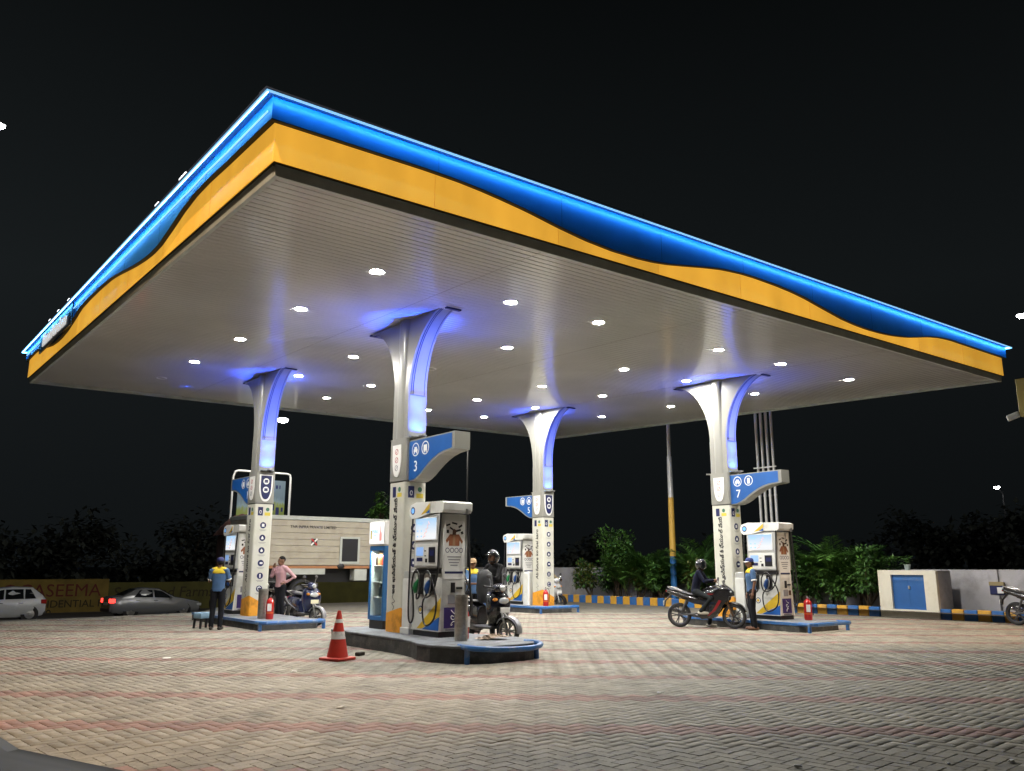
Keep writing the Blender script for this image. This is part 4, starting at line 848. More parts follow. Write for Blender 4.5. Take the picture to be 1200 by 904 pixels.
# ================================================================= PLANTS
def frond(base, az, L, droop, lift, nl=20, W=.03, LL=.34):
    pts = []; p = Vector(base); el = lift
    N = 9
    for k in range(N+1):
        pts.append(p.copy()); d = Vector((math.cos(az)*math.cos(el), math.sin(az)*math.cos(el), math.sin(el))); p = p+d*(L/N); el -= droop/N*(.5+k/N)
    b = MB(); b.tube(pts, [.014*(1-.8*k/N) for k in range(N+1)], 4)
    for k in range(nl):
        u = .18+.8*k/nl; i = min(N-1, int(u*N)); f = u*N-i; q = pts[i].lerp(pts[i+1], f); d = (pts[i+1]-pts[i]).normalized()
        sd = d.cross(Vector((0, 0, 1))).normalized(); l = LL*(.55+.9*math.sin(PI*min(1, u*.9+.08)))*rr.uniform(.85, 1.1)
        for s in (-1, 1): leaf(b, q, d*.75+sd*s*.8+Vector((0, 0, .25-rr.random()*.35)), (0, 0, 1), l, W*.55)
    return b
def palm(loc, h, nf, label, ms=None, seed=0):
    rr.seed(seed); t = thing('areca_palm', label, 'palm', loc, 0, 'palms behind the kerb')
    for k in range(max(3, nf//3)):
        a = rr.random()*6.3; MB().tube([(rr.gauss(0, .06), rr.gauss(0, .06), 0), (.12*math.cos(a), .12*math.sin(a), h*.45)], [.022, .014], 6).build('stem', m_bark, t)
    for k in range(nf):
        az = 2*PI*k/nf+rr.uniform(-.4, .4); lift = rr.uniform(.75, 1.4)
        frond((rr.gauss(0, .08), rr.gauss(0, .08), h*rr.uniform(.12, .45)), az, h*rr.uniform(.62, .9), rr.uniform(.9, 1.8), lift, 26, .062, .36).build('frond', rr.choice(ms or (m_leaf, m_leaf2, m_leaf2)), t)
    return t
def shrub(loc, r, h, label, m, nleaf=900, flowers=0, seed=0, name='flowering_shrub', L=.13, W=.035, nstem=7, cat='shrub', group='shrubs behind the kerb', z0=.28):
    rr.seed(seed); t = thing(name, label, cat, loc, 0, group); lobes = []
    for k in range(nstem):
        a = rr.random()*6.3; q = r*rr.uniform(.2, .85); tip = Vector((q*math.cos(a), q*math.sin(a), h*rr.uniform(.55, .95)))
        MB().tube([(rr.gauss(0, .05), rr.gauss(0, .05), 0), tuple(tip*.5+Vector((rr.gauss(0, .05), rr.gauss(0, .05), 0))), tuple(tip)], [.03, .02, .008], 5).build('stem', m_bark, t)
        lobes.append((tip, r*rr.uniform(.3, .55))); lobes.append((tip*.62+Vector((rr.gauss(0, .15*r), rr.gauss(0, .15*r), .05)), r*rr.uniform(.28, .5)))
    for part in range(2):
        b = MB()
        for k in range(nleaf//2):
            c, q = rr.choice(lobes); v = Vector((rr.gauss(0, 1), rr.gauss(0, 1), rr.gauss(0, 1))).normalized()*q*rr.random()**.4; p = c+v
            if p.z < h*z0: continue
            leaf(b, p, (v.normalized()+Vector((rr.gauss(0, .6), rr.gauss(0, .6), rr.gauss(.1, .5)))), (0, 0, 1), L*rr.uniform(.7, 1.3), W)
        b.build('foliage', m if part == 0 else m_leaf2, t)
    for k in range(flowers):
        c, q = rr.choice(lobes); v = Vector((rr.gauss(0, 1)-.8, rr.gauss(0, 1)-.5, rr.gauss(0, 1)+.3)).normalized()*q; p = c+v; b = MB()
        for s in range(5): a = s*2*PI/5; leaf(b, p, (math.cos(a), math.sin(a), .35), (0, 0, 1), .055, .022)
        b.build('flower', m_flower, t)
    return t
shrub((26.7, 26.7, .2), 1.15, 2.75, 'tall shrub with white flowers, tallest of the planting beside the far column', m_leaf, 3400, 26, 11, L=.16, W=.05, nstem=10)
shrub((26.4, 28.2, .2), .8, 1.5, 'low olive shrub next to the far column and white scooter', m_leaf3, 1500, 0, 12, L=.15, W=.045)
palm((26.7, 25.5, .2), 2.3, 16, 'arching palm right of the tall white flowered shrub', None, 21)
palm((26.6, 24.6, .2), 2.2, 18, 'bushy palm left of the striped lamp post', (m_leaf, m_leaf2), 22)
palm((26.9, 23.75, .2), 1.9, 14, 'dark palm close to the left of the lamp post foot', (m_leaf2,), 23)
shrub((26.35, 25.0, .2), .6, 1.35, 'small yellow green shrub at the kerb left of the lamp post', m_leaf3, 1100, 3, 13, L=.15, W=.045)
palm((27.0, 22.35, .2), 2.75, 15, 'tall palm arching out behind the striped lamp post', (m_leaf2, m_leaf), 24)
palm((26.7, 21.2, .2), 2.0, 15, 'palm behind the helmeted motorcycle rider', (m_leaf2,), 25)
palm((26.9, 20.2, .2), 2.1, 14, 'palm beside column 7 behind the motorcycle tank', (m_leaf2,), 31)
palm((26.7, 18.0, .2), 2.4, 18, 'palm just right of dispenser 7', (m_leaf2, m_leaf2, m_leaf), 26)
palm((26.8, 17.1, .2), 2.2, 18, 'second palm right of dispenser 7, dense dark fronds', (m_leaf2, m_leaf), 27)
palm((26.7, 16.2, .2), 2.5, 17, 'tallest palm right of dispenser 7 with upright fronds', (m_leaf2, m_leaf), 28)
shrub((26.7, 15.1, .2), 1.0, 2.0, 'rounded shrub with a few white flowers beside the cream service box', m_leaf, 3000, 12, 14, L=.15, W=.048, nstem=10)

FILL = [(27.2, 27.4, 'shrub', 'leafy shrub between the olive shrub and the tall flowering one'), (26.35, 25.9, 'palm', 'low palm at the foot of the tall flowering shrub'), (27.2, 24.9, 'shrub', 'dense shrub filling the gap behind the bushy palm'), (26.4, 23.9, 'shrub', 'low shrub just left of the lamp post foot'), (27.2, 23.1, 'palm', 'palm directly behind the striped lamp post'),
        (26.5, 22.0, 'shrub', 'low shrub right of the lamp post foot'), (26.4, 18.6, 'shrub', 'leafy shrub at the foot of the vent pipes'), (26.5, 17.5, 'shrub', 'low shrub between the two palms right of dispenser 7'), (27.2, 16.7, 'palm', 'rear palm between the dense palm and the tallest palm'), (26.45, 15.9, 'shrub', 'low leafy shrub left of the rounded flowering shrub'), (27.2, 15.6, 'palm', 'rear palm behind the rounded flowering shrub')]
for k, (x, y, kind, lb) in enumerate(FILL):
    if kind == 'shrub': shrub((x, y, .2), .75, 1.35+.12*(k % 3), lb, (m_leaf, m_leaf2, m_leaf3)[k % 3] if k % 2 else m_leaf2, 1500, 0, 70+k, L=.16, W=.05, z0=.1)
    else: palm((x, y, .2), 2.0+.12*(k % 3), 15, lb, (m_leaf2, m_leaf), 70+k)

# ================================================================= ACROSS THE ROAD
m_truckb = mat('truck_beige', (.37, .335, .26), .55, var=.1, vs=2, dirt=(.2, .15, .1), ds=1.2, da=.5); m_truckt = mat('truck_top', (.42, .44, .4), .5, var=.1); m_rust = mat('truck_orange', (.34, .15, .06), .6); m_tyre = mat('tyre', (.02, .02, .02), .8, bump=.2)
t = thing('tipper_truck', 'beige tipper truck with ribbed sides and company lettering parked behind the pumps', 'truck', (14.6, 30.0, 0))
x0, x1, zb, zt = -3.2, 3.0, 1.52, 3.2
MB().box(x0, x1, .02, 2.4, zb, zt).build('body_core', m_truckb, t)
nz = 7
for k in range(nz):
    z = zb+.02+(zt-zb-.02)*k/nz
    MB().box(x0, .24 if False else x1, -.02, .018, z+.005, z+(zt-zb-.02)/nz-.005, bev=.005).build('side_plank', m_truckb, t)
MB().box(x0-.03, x1+.03, -.06, 2.44, zt, zt+.16, bev=.02).build('top_rail', m_truckt, t)
MB().box(x0, x1, -.03, 2.4, zb-.1, zb-.005).build('bottom_rail', m_rust, t)
MB().box(.27, 1.12, -.05, -.021, 1.6, 2.62).build('hatch_frame', m_truckt, t); MB().box(.36, 1.03, -.056, -.051, 1.68, 2.55).build('hatch', m_dk, t)
text('company_name', 'TNR INFRA PRIVATE LIMITED', .145, m_black, t, (-.85, -.024, 2.95), FY, .002, .002)
for k in range(4):
    a = R(45+90*k); q = MB(); q.box(-.085, .085, -.026, -.022, -.03, .03, M=Matrix.Translation((-.8+.085*math.cos(a), 0, 2.4+.085*math.sin(a))) @ Matrix.Rotation(-a if k % 2 == 0 else -a, 4, 'Y')); q.build('reflector', m_red if k % 2 else m_wprint, t)
MB().box(-.92, -.68, -.0215, -.0205, 2.28, 2.52).build('reflector_plate', m_dk, t)
MB().box(x0+.2, x1, .5, .9, .9, 1.42).build('chassis_beam', m_dk, t); MB().box(x0+.2, x1, 1.5, 1.9, .9, 1.42).build('chassis_beam', m_dk, t)
MB().box(-2.0, -.3, -.02, .3, 1.2, 1.42).build('tool_box', m_truckt, t); MB().box(.95, 1.5, .0, .4, .95, 1.4, bev=.02).build('fuel_tank', m_truckt, t)
MB().ell((.35, -.03, 1.5), .16, .05, .1).build('marker_lamp', m_dk, t)
for k, x in enumerate((-2.3, -1.15, 3.7)):
    for y in (.18, 2.1):
        b = MB(); b.wheel_tyre((x, y, .52), .52, .3, (0, 1, 0)); wh = b.build('tyre', m_tyre, t, True); MB().lathe([(.3, -.16), (.3, -.1), (.12, -.06), (.1, -.16), (.001, -.16)], 16, M=Matrix.Translation((x, y, .52)) @ Matrix.Rotation(PI/2*(-1 if y < 1 else 1)*-1, 4, 'X')).build('hub', m_dk, wh, True)
# cab at the right end
MB().loft([[(x1+.1, .05, 1.0), (x1+1.75, .05, 1.0), (x1+1.75, 2.35, 1.0), (x1+.1, 2.35, 1.0)], [(x1+.1, .05, 1.9), (x1+1.75, .05, 1.9), (x1+1.75, 2.35, 1.9), (x1+.1, 2.35, 1.9)], [(x1+.1, .1, 2.9), (x1+1.5, .1, 2.9), (x1+1.5, 2.3, 2.9), (x1+.1, 2.3, 2.9)]]).build('cab', m_rust, t)
MB().box(x1+.4, x1+1.3, .04, .06, 1.95, 2.7).build('cab_window', m_dk, t)

# heap of brown earth on a low trailer behind the left dispenser
t = thing('loaded_trailer', 'brown earth load on a trailer behind the left fuel dispenser', 'trailer', (12.35, 33.5, -.4))
MB().box(-.75, .75, -.7, .9, .8, 3.1, bev=.03).build('trailer_body', mat('trailer_brown', (.07, .04, .03), .8, var=.3), t)
b = MB(); g_ = 16
vs = [(-.95+1.9*i/g_, -.75+1.7*j/g_, 3.1+.85*math.sin(PI*i/g_)**.6*math.sin(PI*j/g_)**.6+.06*math.sin(i*2.1)*math.cos(j*1.7)) for j in range(g_+1) for i in range(g_+1)]
b.add(vs, [(j*(g_+1)+i, j*(g_+1)+i+1, (j+1)*(g_+1)+i+1, (j+1)*(g_+1)+i) for j in range(g_) for i in range(g_)]); b.build('earth_load', mat('red_earth', (.13, .05, .035), .95, var=.5, vs=5, bump=.6, bs=14), t, True)
for x in (-.45, .45):
    for y in (-.7, .8): b = MB(); b.wheel_tyre((x, y, .45), .45, .25, (0, 1, 0)); b.build('tyre', m_tyre, t, True)

# billboard behind the truck
def poster_material():
    m = bpy.data.materials.new('field_poster'); m.use_nodes = True; N = m.node_tree.nodes; L = m.node_tree.links; b = N['Principled BSDF']; b.inputs['Roughness'].default_value = .5
    t = N.new('ShaderNodeTexCoord'); g = N.new('ShaderNodeSeparateXYZ'); L.new(t.outputs['Generated'], g.inputs[0])
    n_ = N.new('ShaderNodeTexNoise'); n_.inputs['Scale'].default_value = 6; L.new(t.outputs['Generated'], n_.inputs['Vector'])
    a = N.new('ShaderNodeMath'); a.operation = 'MULTIPLY_ADD'; a.inputs[1].default_value = .25; L.new(n_.outputs['Fac'], a.inputs[0]); L.new(g.outputs['Z'], a.inputs[2])
    r = N.new('ShaderNodeValToRGB'); e = r.color_ramp.elements; e[0].position = .2; e[0].color = (.08, .13, .02, 1); e[1].position = .78; e[1].color = (.10, .14, .17, 1)
    q = e.new(.62); q.color = (.17, .2, .05, 1); q = e.new(.68); q.color = (.16, .22, .24, 1)
    L.new(a.outputs[0], r.inputs[0]); L.new(r.outputs[0], b.inputs['Base Color']); L.new(r.outputs[0], b.inputs['Emission Color']); b.inputs['Emission Strength'].default_value = .25; return m
t = thing('billboard', 'backlit billboard with a green field picture in a white pipe frame', 'billboard', (14.75, 38.0, -1.0))
MB().box(-1.15, -.28, .0, .06, 3.6, 6.45).build('left_poster', poster_material(), t); MB().box(.42, 1.12, .0, .06, 4.2, 6.45).build('right_poster', poster_material(), t); MB().box(-.28, .42, .01, .06, 3.6, 6.45).build('middle_poster', poster_material(), t)
MB().tube([(-1.42, 0, 0), (-1.42, 0, 6.5), (-1.35, 0, 6.75), (-1.2, 0, 6.8), (1.2, 0, 6.8), (1.32, 0, 6.75), (1.36, 0, 6.6), (1.36, 0, 0)], .05, 8).build('pipe_frame', m_wprint, t, True)
b = MB()
for k, (x, z, w_, h_) in enumerate(((.7, 6.15, .1, .16), (.85, 6.15, .06, .16), (.55, 5.2, .14, .3), (.78, 5.0, .16, .4), (1.0, 5.1, .1, .2))): b.box(x-w_/2, x+w_/2, -.006, -.001, z-h_/2, z+h_/2)
b.build('poster_figures', m_navy, t)
# painted advertisement walls
m_ady = mat('painted_yellow', (.22, .155, .03), .85, var=.25, vs=1.5, dirt=(.06, .05, .02), ds=1, da=.6); m_ady2 = mat('painted_olive', (.10, .095, .02), .85, var=.25, vs=1.5); m_adr = mat('painted_maroon', (.13, .02, .016), .85); m_adb = mat('painted_brown', (.04, .03, .012), .85)
t = thing('advertisement_wall', 'yellow roadside wall painted with maroon ASEEMA lettering', 'wall', (6.1, 52.0, -1.0), 0)
MB().box(-8, 5.55, 0, .2, -.3, 1.75).build('painted_panel', m_ady, t)
text('large_word', 'OCASEEMA', .95, m_adr, t, (2.75, -.006, 1.12), FY, .003, .0, sx=1.0); text('small_words', '(d) RESIDENTIAL P', .55, m_adb, t, (3.1, -.006, .42), FY, .003, .004); text('number_words', '124500', .6, m_adb, t, (1.9, -.006, -.08), FY, .003, .004)
t = thing('advertisement_wall', 'olive roadside wall with faded Farms lettering behind the left attendant', 'wall', (11.7, 52.2, -1.0), 0)
MB().box(0, 18, 0, .2, -.3, 1.55).build('painted_panel', m_ady2, t)
text('large_word', 'S         nd Farms', .85, m_adb, t, (3.1, -.006, .95), FY, .003, .004, .1); text('small_words', 'EAPLO', .5, m_adb, t, (4.3, -.006, .3), FY, .003, .004)

# street lamps beyond
m_post = mat('lamp_post_grey', (.05, .05, .05), .5, .3)
m_lampw = mat('street_lamp_glow', (1, 1, 1), .4, emit=(.95, .97, 1.), es=40.)
def lamp_light(parent, p, e, colr, aim=None, angle=120, kind='POINT'):
    li = bpy.data.lights.new('lamp_light', kind); li.energy = e; li.color = colr; li.shadow_soft_size = .15
    lo = bpy.data.objects.new('lamp_light', li); col.objects.link(lo); lo.parent = parent; lo.location = p
    if kind == 'SPOT':
        li.spot_size = R(angle); li.spot_blend = .7; lo.rotation_euler = (Vector(aim)-parent.matrix_world.translation-Vector(p)).to_track_quat('-Z', 'Y').to_euler()
    return lo
def streetlamp(loc, h, arm, label, e=0, colr=(1, .95, .85)):
    t = thing('street_lamp', label, 'street lamp', loc, 0, 'street lamps beyond the station')
    MB().tube([(0, 0, 0), (0, 0, h*.55), (0, 0, h-.3), (arm[0]*.3, arm[1]*.3, h-.05), (arm[0], arm[1], h+.25)], [.08, .07, .05, .035, .03], 10).build('pole', m_post, t, True)
    hd = MB(); p = Vector((arm[0], arm[1], h+.25)); hd.ell(p, .32, .16, .07).build('lamp_head', m_pgrey, t, True)
    MB().ell(p-Vector((0, 0, .06)), .26, .2, .12).build('lamp_lens', m_lampw, t, True)
    if e: lamp_light(t, p-Vector((0, 0, .25)), e, colr)
    return t
streetlamp((31.3, 45, -.4), 10.1, (-1.25, -.2), 'lit street lamp with bent arm right of the number 3 sign', 900)
streetlamp((13.95, 36.3, -.9), 8.75, (.8, -.2), 'lit street lamp glowing behind the left column', 700)
streetlamp((72.0, 28.6, 0), 7.5, (-1.0, 0), 'far small street lamp low at the right edge')
streetlamp((46.6, 15.77, 0), 13.8, (-1.4, .3), 'bright street lamp at the right frame edge beside the canopy corner', 350)
# trees beyond, mostly lost in the dark
def tree(loc, h, r, label, seed, m=m_leaf2, n_=1400, L=.22, W=.06, lo=.42):
    rr.seed(seed); t = thing('tree', label, 'tree', loc, 0, 'trees in the dark background')
    MB().tube([(0, 0, 0), (rr.gauss(0, .1), rr.gauss(0, .1), h*.35), (rr.gauss(0, .2), rr.gauss(0, .2), h*.7)], [.05*h**.7, .035*h**.7, .012*h**.7], 8).build('trunk', m_bark, t, True)
    lob = []
    for k in range(9 if lo > .3 else 14):
        a = rr.random()*6.3; q = r*rr.uniform(.1, .95); c = Vector((q*math.cos(a), q*math.sin(a), h*rr.uniform(lo, .9))); lob.append((c, r*rr.uniform(.28, .5)))
        MB().tube([(0, 0, h*rr.uniform(.25, .5)), tuple(c*.6+Vector((0, 0, h*.2))), tuple(c)], [.03*h**.6, .02*h**.6, .008], 5).build('limb', m_bark, t)
    b = MB()
    for k in range(n_):
        c, q = rr.choice(lob); v = Vector((rr.gauss(0, 1), rr.gauss(0, 1), rr.gauss(0, .8))).normalized()*q*rr.random()**.45
        leaf(b, c+v, (rr.gauss(0, 1), rr.gauss(0, 1), rr.gauss(-.1, .6)), (0, 0, 1), L*rr.uniform(.7, 1.3), W)
    b.build('crown', m, t); return t
tree((20.8, 37.6, -.8), 6.7, .75, 'narrow leafy tree seen left of the near column behind the truck', 41, m_leaf, 1100, .2, .06)
tree((24.4, 38.0, -.8), 6.5, .8, 'small tree top showing right of the near column', 42, m_leaf, 900, .2, .06)
m_leaf_far = mat('leaf_far', (.05, .06, .052), .8, var=.3, vs=1)
TR = [(-4, 58, 6.5, 4.2, 'dark broad tree at the far left edge'), (3.5, 60, 5.5, 4.0, 'dark tree behind the maroon lettered wall'), (11, 62, 6.5, 4.2, 'dark tree behind the joint of the painted walls'), (19, 62, 7, 4.4, 'dark tree behind the olive wall'), (28, 60, 6, 4.2, 'dark tree far behind the truck'), (37, 58, 6, 4.2, 'dark tree far behind the far dispenser'),
      (46, 50, 5.5, 4.0, 'dark tree far behind the flowering shrub'), (52, 42, 5.5, 4.0, 'dark tree far behind the striped lamp post'), (56, 34, 6, 4.0, 'dark tree far behind column 7'), (60, 28, 7, 4.2, 'dark tree far behind the vent pipes'), (58, 21, 7.5, 4.2, 'dark tree beyond the service box'), (66, 15, 6.5, 4.0, 'dark tree behind the far building')]
for k, (x, y, h, r, lb) in enumerate(TR): tree((x, y, -1), h*.8, r, lb, 50+k, m_leaf_far, 3600, .5, .17, .16)
# pale low building far right
m_far = mat('far_building', (.12, .13, .15), .9, var=.15)
t = thing('far_building', 'dim pale low building at the right edge beyond the wall', 'building', (64, 22.5, 0), .2)
MB().box(0, 9, -7, 5.5, 0, 4.1).build('wall', m_far, t); MB().box(-.3, 9.3, -7.3, 5.8, 4.1, 4.35).build('roof', m_far, t)
for k in range(3): MB().box(-.03, .0, -5+3.6*k, -3.6+3.6*k, 1.5, 2.9).build('window', m_dk, t)
# gate post at the right frame edge with a small camera
t = thing('sign_pylon', 'yellow sign pylon cut by the right frame edge', 'pylon', (19.1, 7.0, 0))
MB().box(-.12, .12, -.75, -.35, 0, 4.62, bev=.01).build('pylon_leg', m_grey, t); MB().box(-.2, .2, -1.0, .0, 4.62, 5.42, bev=.01).build('pylon_box', mat('pylon_yellow', (.35, .27, .06), .5), t)
t = thing('security_camera', 'small white security camera on the yellow pylon at the right edge', 'camera', (18.95, 7.02, 4.68), .4)
MB().box(-.07, .07, .0, .24, -.06, .06, bev=.015, M=Matrix.Rotation(R(-20), 4, 'X')).build('housing', m_body, t); MB().cyl((0, -.12, .08), (0, .05, .02), .02, n=6).build('bracket', m_grey, t)


# tall lamps whose light falls on the forecourt
def flood(loc, h, arm, label, e, colr, aim, angle=110, group='tall forecourt lamps', soft=.12):
    t = thing('forecourt_lamp', label, 'street lamp', loc, 0, group); bpy.context.view_layer.update()
    MB().tube([(0, 0, 0), (0, 0, h-.4), (arm[0]*.3, arm[1]*.3, h-.05), (arm[0], arm[1], h)], [.14, .08, .06, .045], 10).build('pole', m_post, t, True)
    MB().ell((arm[0], arm[1], h), .34, .2, .09).build('lamp_head', m_pgrey, t, True)
    lo = lamp_light(t, Vector((arm[0], arm[1], h-.12)), e, colr, aim, angle, 'SPOT'); lo.data.shadow_soft_size = soft; return t
flood((-1.3, 6.5, 0), 15.0, (1.2, .5), 'tall lamp left of the frame whose warm light reaches the paving', 6000, (1., .71, .47), (1.8, 13.5, 0), 66)
flood((27.6, 2.6, 0), 10.0, (-1.0, .8), 'tall lamp right of the frame whose warm light reaches the kerb', 6500, (1., .70, .44), (22.0, 9.6, 0), 50)
tl = flood((.75, 33.0, -.6), 17.8, (1.3, .2), 'tall lamp behind the left frame edge that lights the road', 1500, (1., .95, .85), (8, 46, 0), 120)
MB().ell((1.3, .2, 17.72), .3, .2, .1).build('lamp_lens', m_lampw, tl, True)
# ================================================================= VEHICLES (forward = local -Y)
m_chrome = mat('chrome', (.7, .7, .7), .15, 1.); m_plate = mat('number_plate', (.7, .68, .5), .5); m_plate_w = mat('plate_white', (.75, .75, .72), .5)
m_lampg = mat('lamp_glass', (.6, .63, .65), .08, .3, coat=1.); m_tail = mat('tail_red', (.4, .01, .01), .2, coat=.5); m_amb = mat('amber_lens', (.6, .22, .02), .25)
m_seat = mat('seat_vinyl', (.018, .018, .02), .5, bump=.1, bs=80); m_gplast = mat('grey_plastic', (.06, .06, .065), .55); m_engine = mat('engine_metal', (.22, .22, .22), .4, .8, var=.3, vs=20)
def face(fx, fy): return math.atan2(fy, fx)+PI/2
def rot_z(a, c): return Matrix.Translation(c) @ Matrix.Rotation(a, 4, 'Z') @ Matrix.Translation(-Vector(c))
def spoked(t, c, r, w, M=None, spokes=5, m_r=None, name='wheel'):
    """tyre with an alloy rim as sub-parts, axle along X"""
    b = MB(); b.wheel_tyre((0, 0, 0), r, w, (1, 0, 0), 32)
    M = (M if M is not None else Matrix.Identity(4)) @ Matrix.Translation(c)
    b.v = [tuple(M @ Vector(p)) for p in b.v]; ty = b.build('tyre', m_tyre, t, True)
    q = MB(); ri = r-.36*w*1.2-.01
    Mr = M @ Matrix.Rotation(PI/2, 4, 'Y')
    q.lathe([(ri+.02, -w*.36), (ri-.012, -w*.36), (ri-.03, 0), (ri-.012, w*.36), (ri+.02, w*.36)], 28, M=Mr, caps=False)
    q.cyl(M @ Vector((-w*.55, 0, 0)), M @ Vector((w*.55, 0, 0)), .045, n=12)
    for k in range(spokes):
        a = 2*PI*k/spokes
        for s in (-.16, .16): q.tube([M @ Vector((0, .04*math.cos(a), .04*math.sin(a))), M @ Vector((0, (ri-.015)*math.cos(a+s), (ri-.015)*math.sin(a+s)))], [.016, .013], 5)
    q.build('rim', m_r or m_pgrey, ty, True); return ty
def arc_fender(c, r, w, a0, a1, M, n=12):
    b = MB(); rings = []
    for k in range(n+1):
        a = R(a0+(a1-a0)*k/n); y, z = -r*math.cos(a), r*math.sin(a)
        rings.append([(c[0]+x, c[1]+y*(1-dz), c[2]+z*(1-dz)) for x, dz in ((-w, .12), (-w*.8, .02), (0, -.02), (w*.8, .02), (w, .12), (w*.8, .06), (0, .03), (-w*.8, .06))])
    b.loft(rings, M); return b
def scooter(loc, fdir, label, c1, c2, steer=0., seat_up=False, plate=None):
    mb = mat('scooter_'+c1[0], c1[1], .22, .1, coat=.8); mp = mat('scooter_'+c2[0], c2[1], .3, coat=.4)
    t = thing('scooter', label, 'scooter', loc, face(*fdir), 'scooters at the pumps')
    S = rot_z(steer, (0, -.50, 0))
    spoked(t, (0, -.63, .235), .235, .10, S, 6, mat('alloy_grey', (.2, .2, .2), .4, .6)); spoked(t, (0, .63, .235), .235, .11, None, 6, m_gplast)
    arc_fender((0, -.63, .235), .275, .075, -8, 150, S).build('front_fender', mp, t, True)
    b = MB(); b.tube([S @ Vector((.07, -.63, .235)), S @ Vector((.075, -.58, .42)), S @ Vector((.03, -.50, .56))], .02, 7); b.tube([S @ Vector((-.07, -.63, .235)), S @ Vector((-.075, -.58, .42)), S @ Vector((-.03, -.50, .56))], .02, 7); b.build('fork', m_met, t, True)
    # leg shield: curved front apron
    rings = []
    for z, y, w, d in ((.30, -.36, .15, .05), (.40, -.44, .19, .07), (.55, -.50, .25, .10), (.72, -.52, .27, .12), (.86, -.48, .24, .11), (.95, -.43, .17, .09)):
        rings.append([(w*math.sin(a)*1., y+d*(1-math.cos(a))*1.4, z) for a in np.linspace(-1.45, 1.45, 11)]+[(w*math.sin(a)*.96, y+.05+d*(1-math.cos(a))*1.4, z) for a in np.linspace(1.45, -1.45, 11)])
    b = MB(); b.loft(rings); ap = b.build('leg_shield', mb, t, True)
    MB().ell((0, -.535, .78), .12, .035, .06).build('front_lamp', m_lampg, ap, True)
    for s in (-1, 1): MB().ell((s*.15, -.47, .80), .05, .04, .035).build('indicator', m_amb, ap, True)
    MB().box(-.11, .11, -.575, -.565, .56, .66, bev=.004).build('number_plate', plate or m_plate, ap)
    # handlebar cover and bars
    hc = MB(); hc.ell((0, -.40, 1.0), .16, .12, .10); hc.v = [tuple(S @ Vector(p)) for p in hc.v]; hb = hc.build('handlebar_cover', mb, t, True)
    b = MB(); b.ell((0, -.49, 1.01), .09, .05, .06); b.v = [tuple(S @ Vector(p)) for p in b.v]; b.build('headlamp', m_lampg, hb, True)
    for s in (-1, 1):
        b = MB(); b.tube([S @ Vector((s*.12, -.38, 1.02)), S @ Vector((s*.34, -.33, 1.05))], .018, 8); b.build('grip', m_rub, hb)
        b = MB(); b.tube([S @ Vector((s*.17, -.37, 1.05)), S @ Vector((s*.23, -.37, 1.2))], .007, 5); b.build('mirror_stem', m_chrome, hb)
        b = MB(); b.ell((s*.24, -.36, 1.24), .065, .016, .042); b.v = [tuple(S @ Vector(p)) for p in b.v]; b.build('mirror', m_gplast, hb, True)
        b = MB(); b.tube([S @ Vector((s*.14, -.42, 1.0)), S @ Vector((s*.30, -.39, 1.0))], .006, 5); b.build('brake_lever', m_chrome, hb)
    MB().box(-.19, .19, -.38, .16, .26, .32, bev=.02).build('floorboard', m_gplast, t)
    rings = []
    for y, w, z0, z1 in ((.10, .13, .28, .66), (.2, .18, .28, .74), (.4, .205, .34, .76), (.62, .20, .46, .76), (.82, .16, .54, .75), (.98, .08, .60, .72)):
        rings.append([(w*math.sin(a), y, (z0+z1)/2-(z1-z0)/2*math.cos(a)*(1 if abs(math.sin(a)) < .999 else 1)) for a in np.linspace(0, 2*PI, 17)[:-1]])
    b = MB(); b.loft(rings); rb = b.build('rear_body', mb, t, True)
    for s in (-1, 1): MB().tube([(s*.20, .2, .42), (s*.208, .5, .5), (s*.19, .85, .62)], .012, 6).build('side_trim', mp, rb)
    MB().ell((0, 1.0, .67), .09, .03, .05).build('tail_lamp', m_tail, rb, True)
    rings = []
    for y, w, z0, z1 in ((.0, .09, .74, .79), (.12, .14, .745, .83), (.35, .165, .75, .84), (.6, .15, .76, .86), (.8, .13, .77, .87), (.9, .07, .78, .84)):
        rings.append([(w*math.cos(a), y, (z0+z1)/2+(z1-z0)/2*math.sin(a)*1.0) for a in np.linspace(0, 2*PI, 15)[:-1]])
    b = MB(); b.loft(rings)
    if seat_up:
        b.v = [(x*1.25, .06+(y-.06)*.70, .76+(z-.76)*1.3) for x, y, z in b.v]
        Ms = Matrix.Translation((0, .06, .76)) @ Matrix.Rotation(R(82), 4, 'X') @ Matrix.Translation((0, -.06, -.76)); b.v = [tuple(Ms @ Vector(p)) for p in b.v]
    b.build('seat', m_seat if not seat_up else mat('seat_grey', (.035, .037, .04), .55), t, True)
    if seat_up: MB().box(-.14, .14, .12, .8, .74, .765).build('storage_bay', m_gplast, t)
    MB().tube([(-.12, .62, .78), (-.15, .85, .84), (-.1, 1.03, .85), (.1, 1.03, .85), (.15, .85, .84), (.12, .62, .78)], .014, 7).build('grab_rail', m_met, t, True)
    MB().tube([(.17, .25, .25), (.19, .5, .27), (.2, .9, .33)], [.03, .05, .055], 10).build('silencer', m_gplast, t, True)
    MB().box(-.06, .12, .2, .62, .2, .34, bev=.03).build('engine', m_engine, t)
    MB().tube([(-.08, .05, .24), (-.2, .06, .02)], .013, 6).build('side_stand', m_gplast, t)
    return t
navy_p = ('navy', (.012, .018, .06)); grey_p = ('grey_trim', (.2, .2, .21)); dk_p = ('charcoal', (.010, .011, .016)); wh_p = ('white', (.6, .6, .6)); blk_p = ('black', (.012, .012, .014))
scooter((9.7, 21.43, 0), (0, -1), 'dark blue scooter parked beside the man in the pink shirt', navy_p, grey_p, R(26))
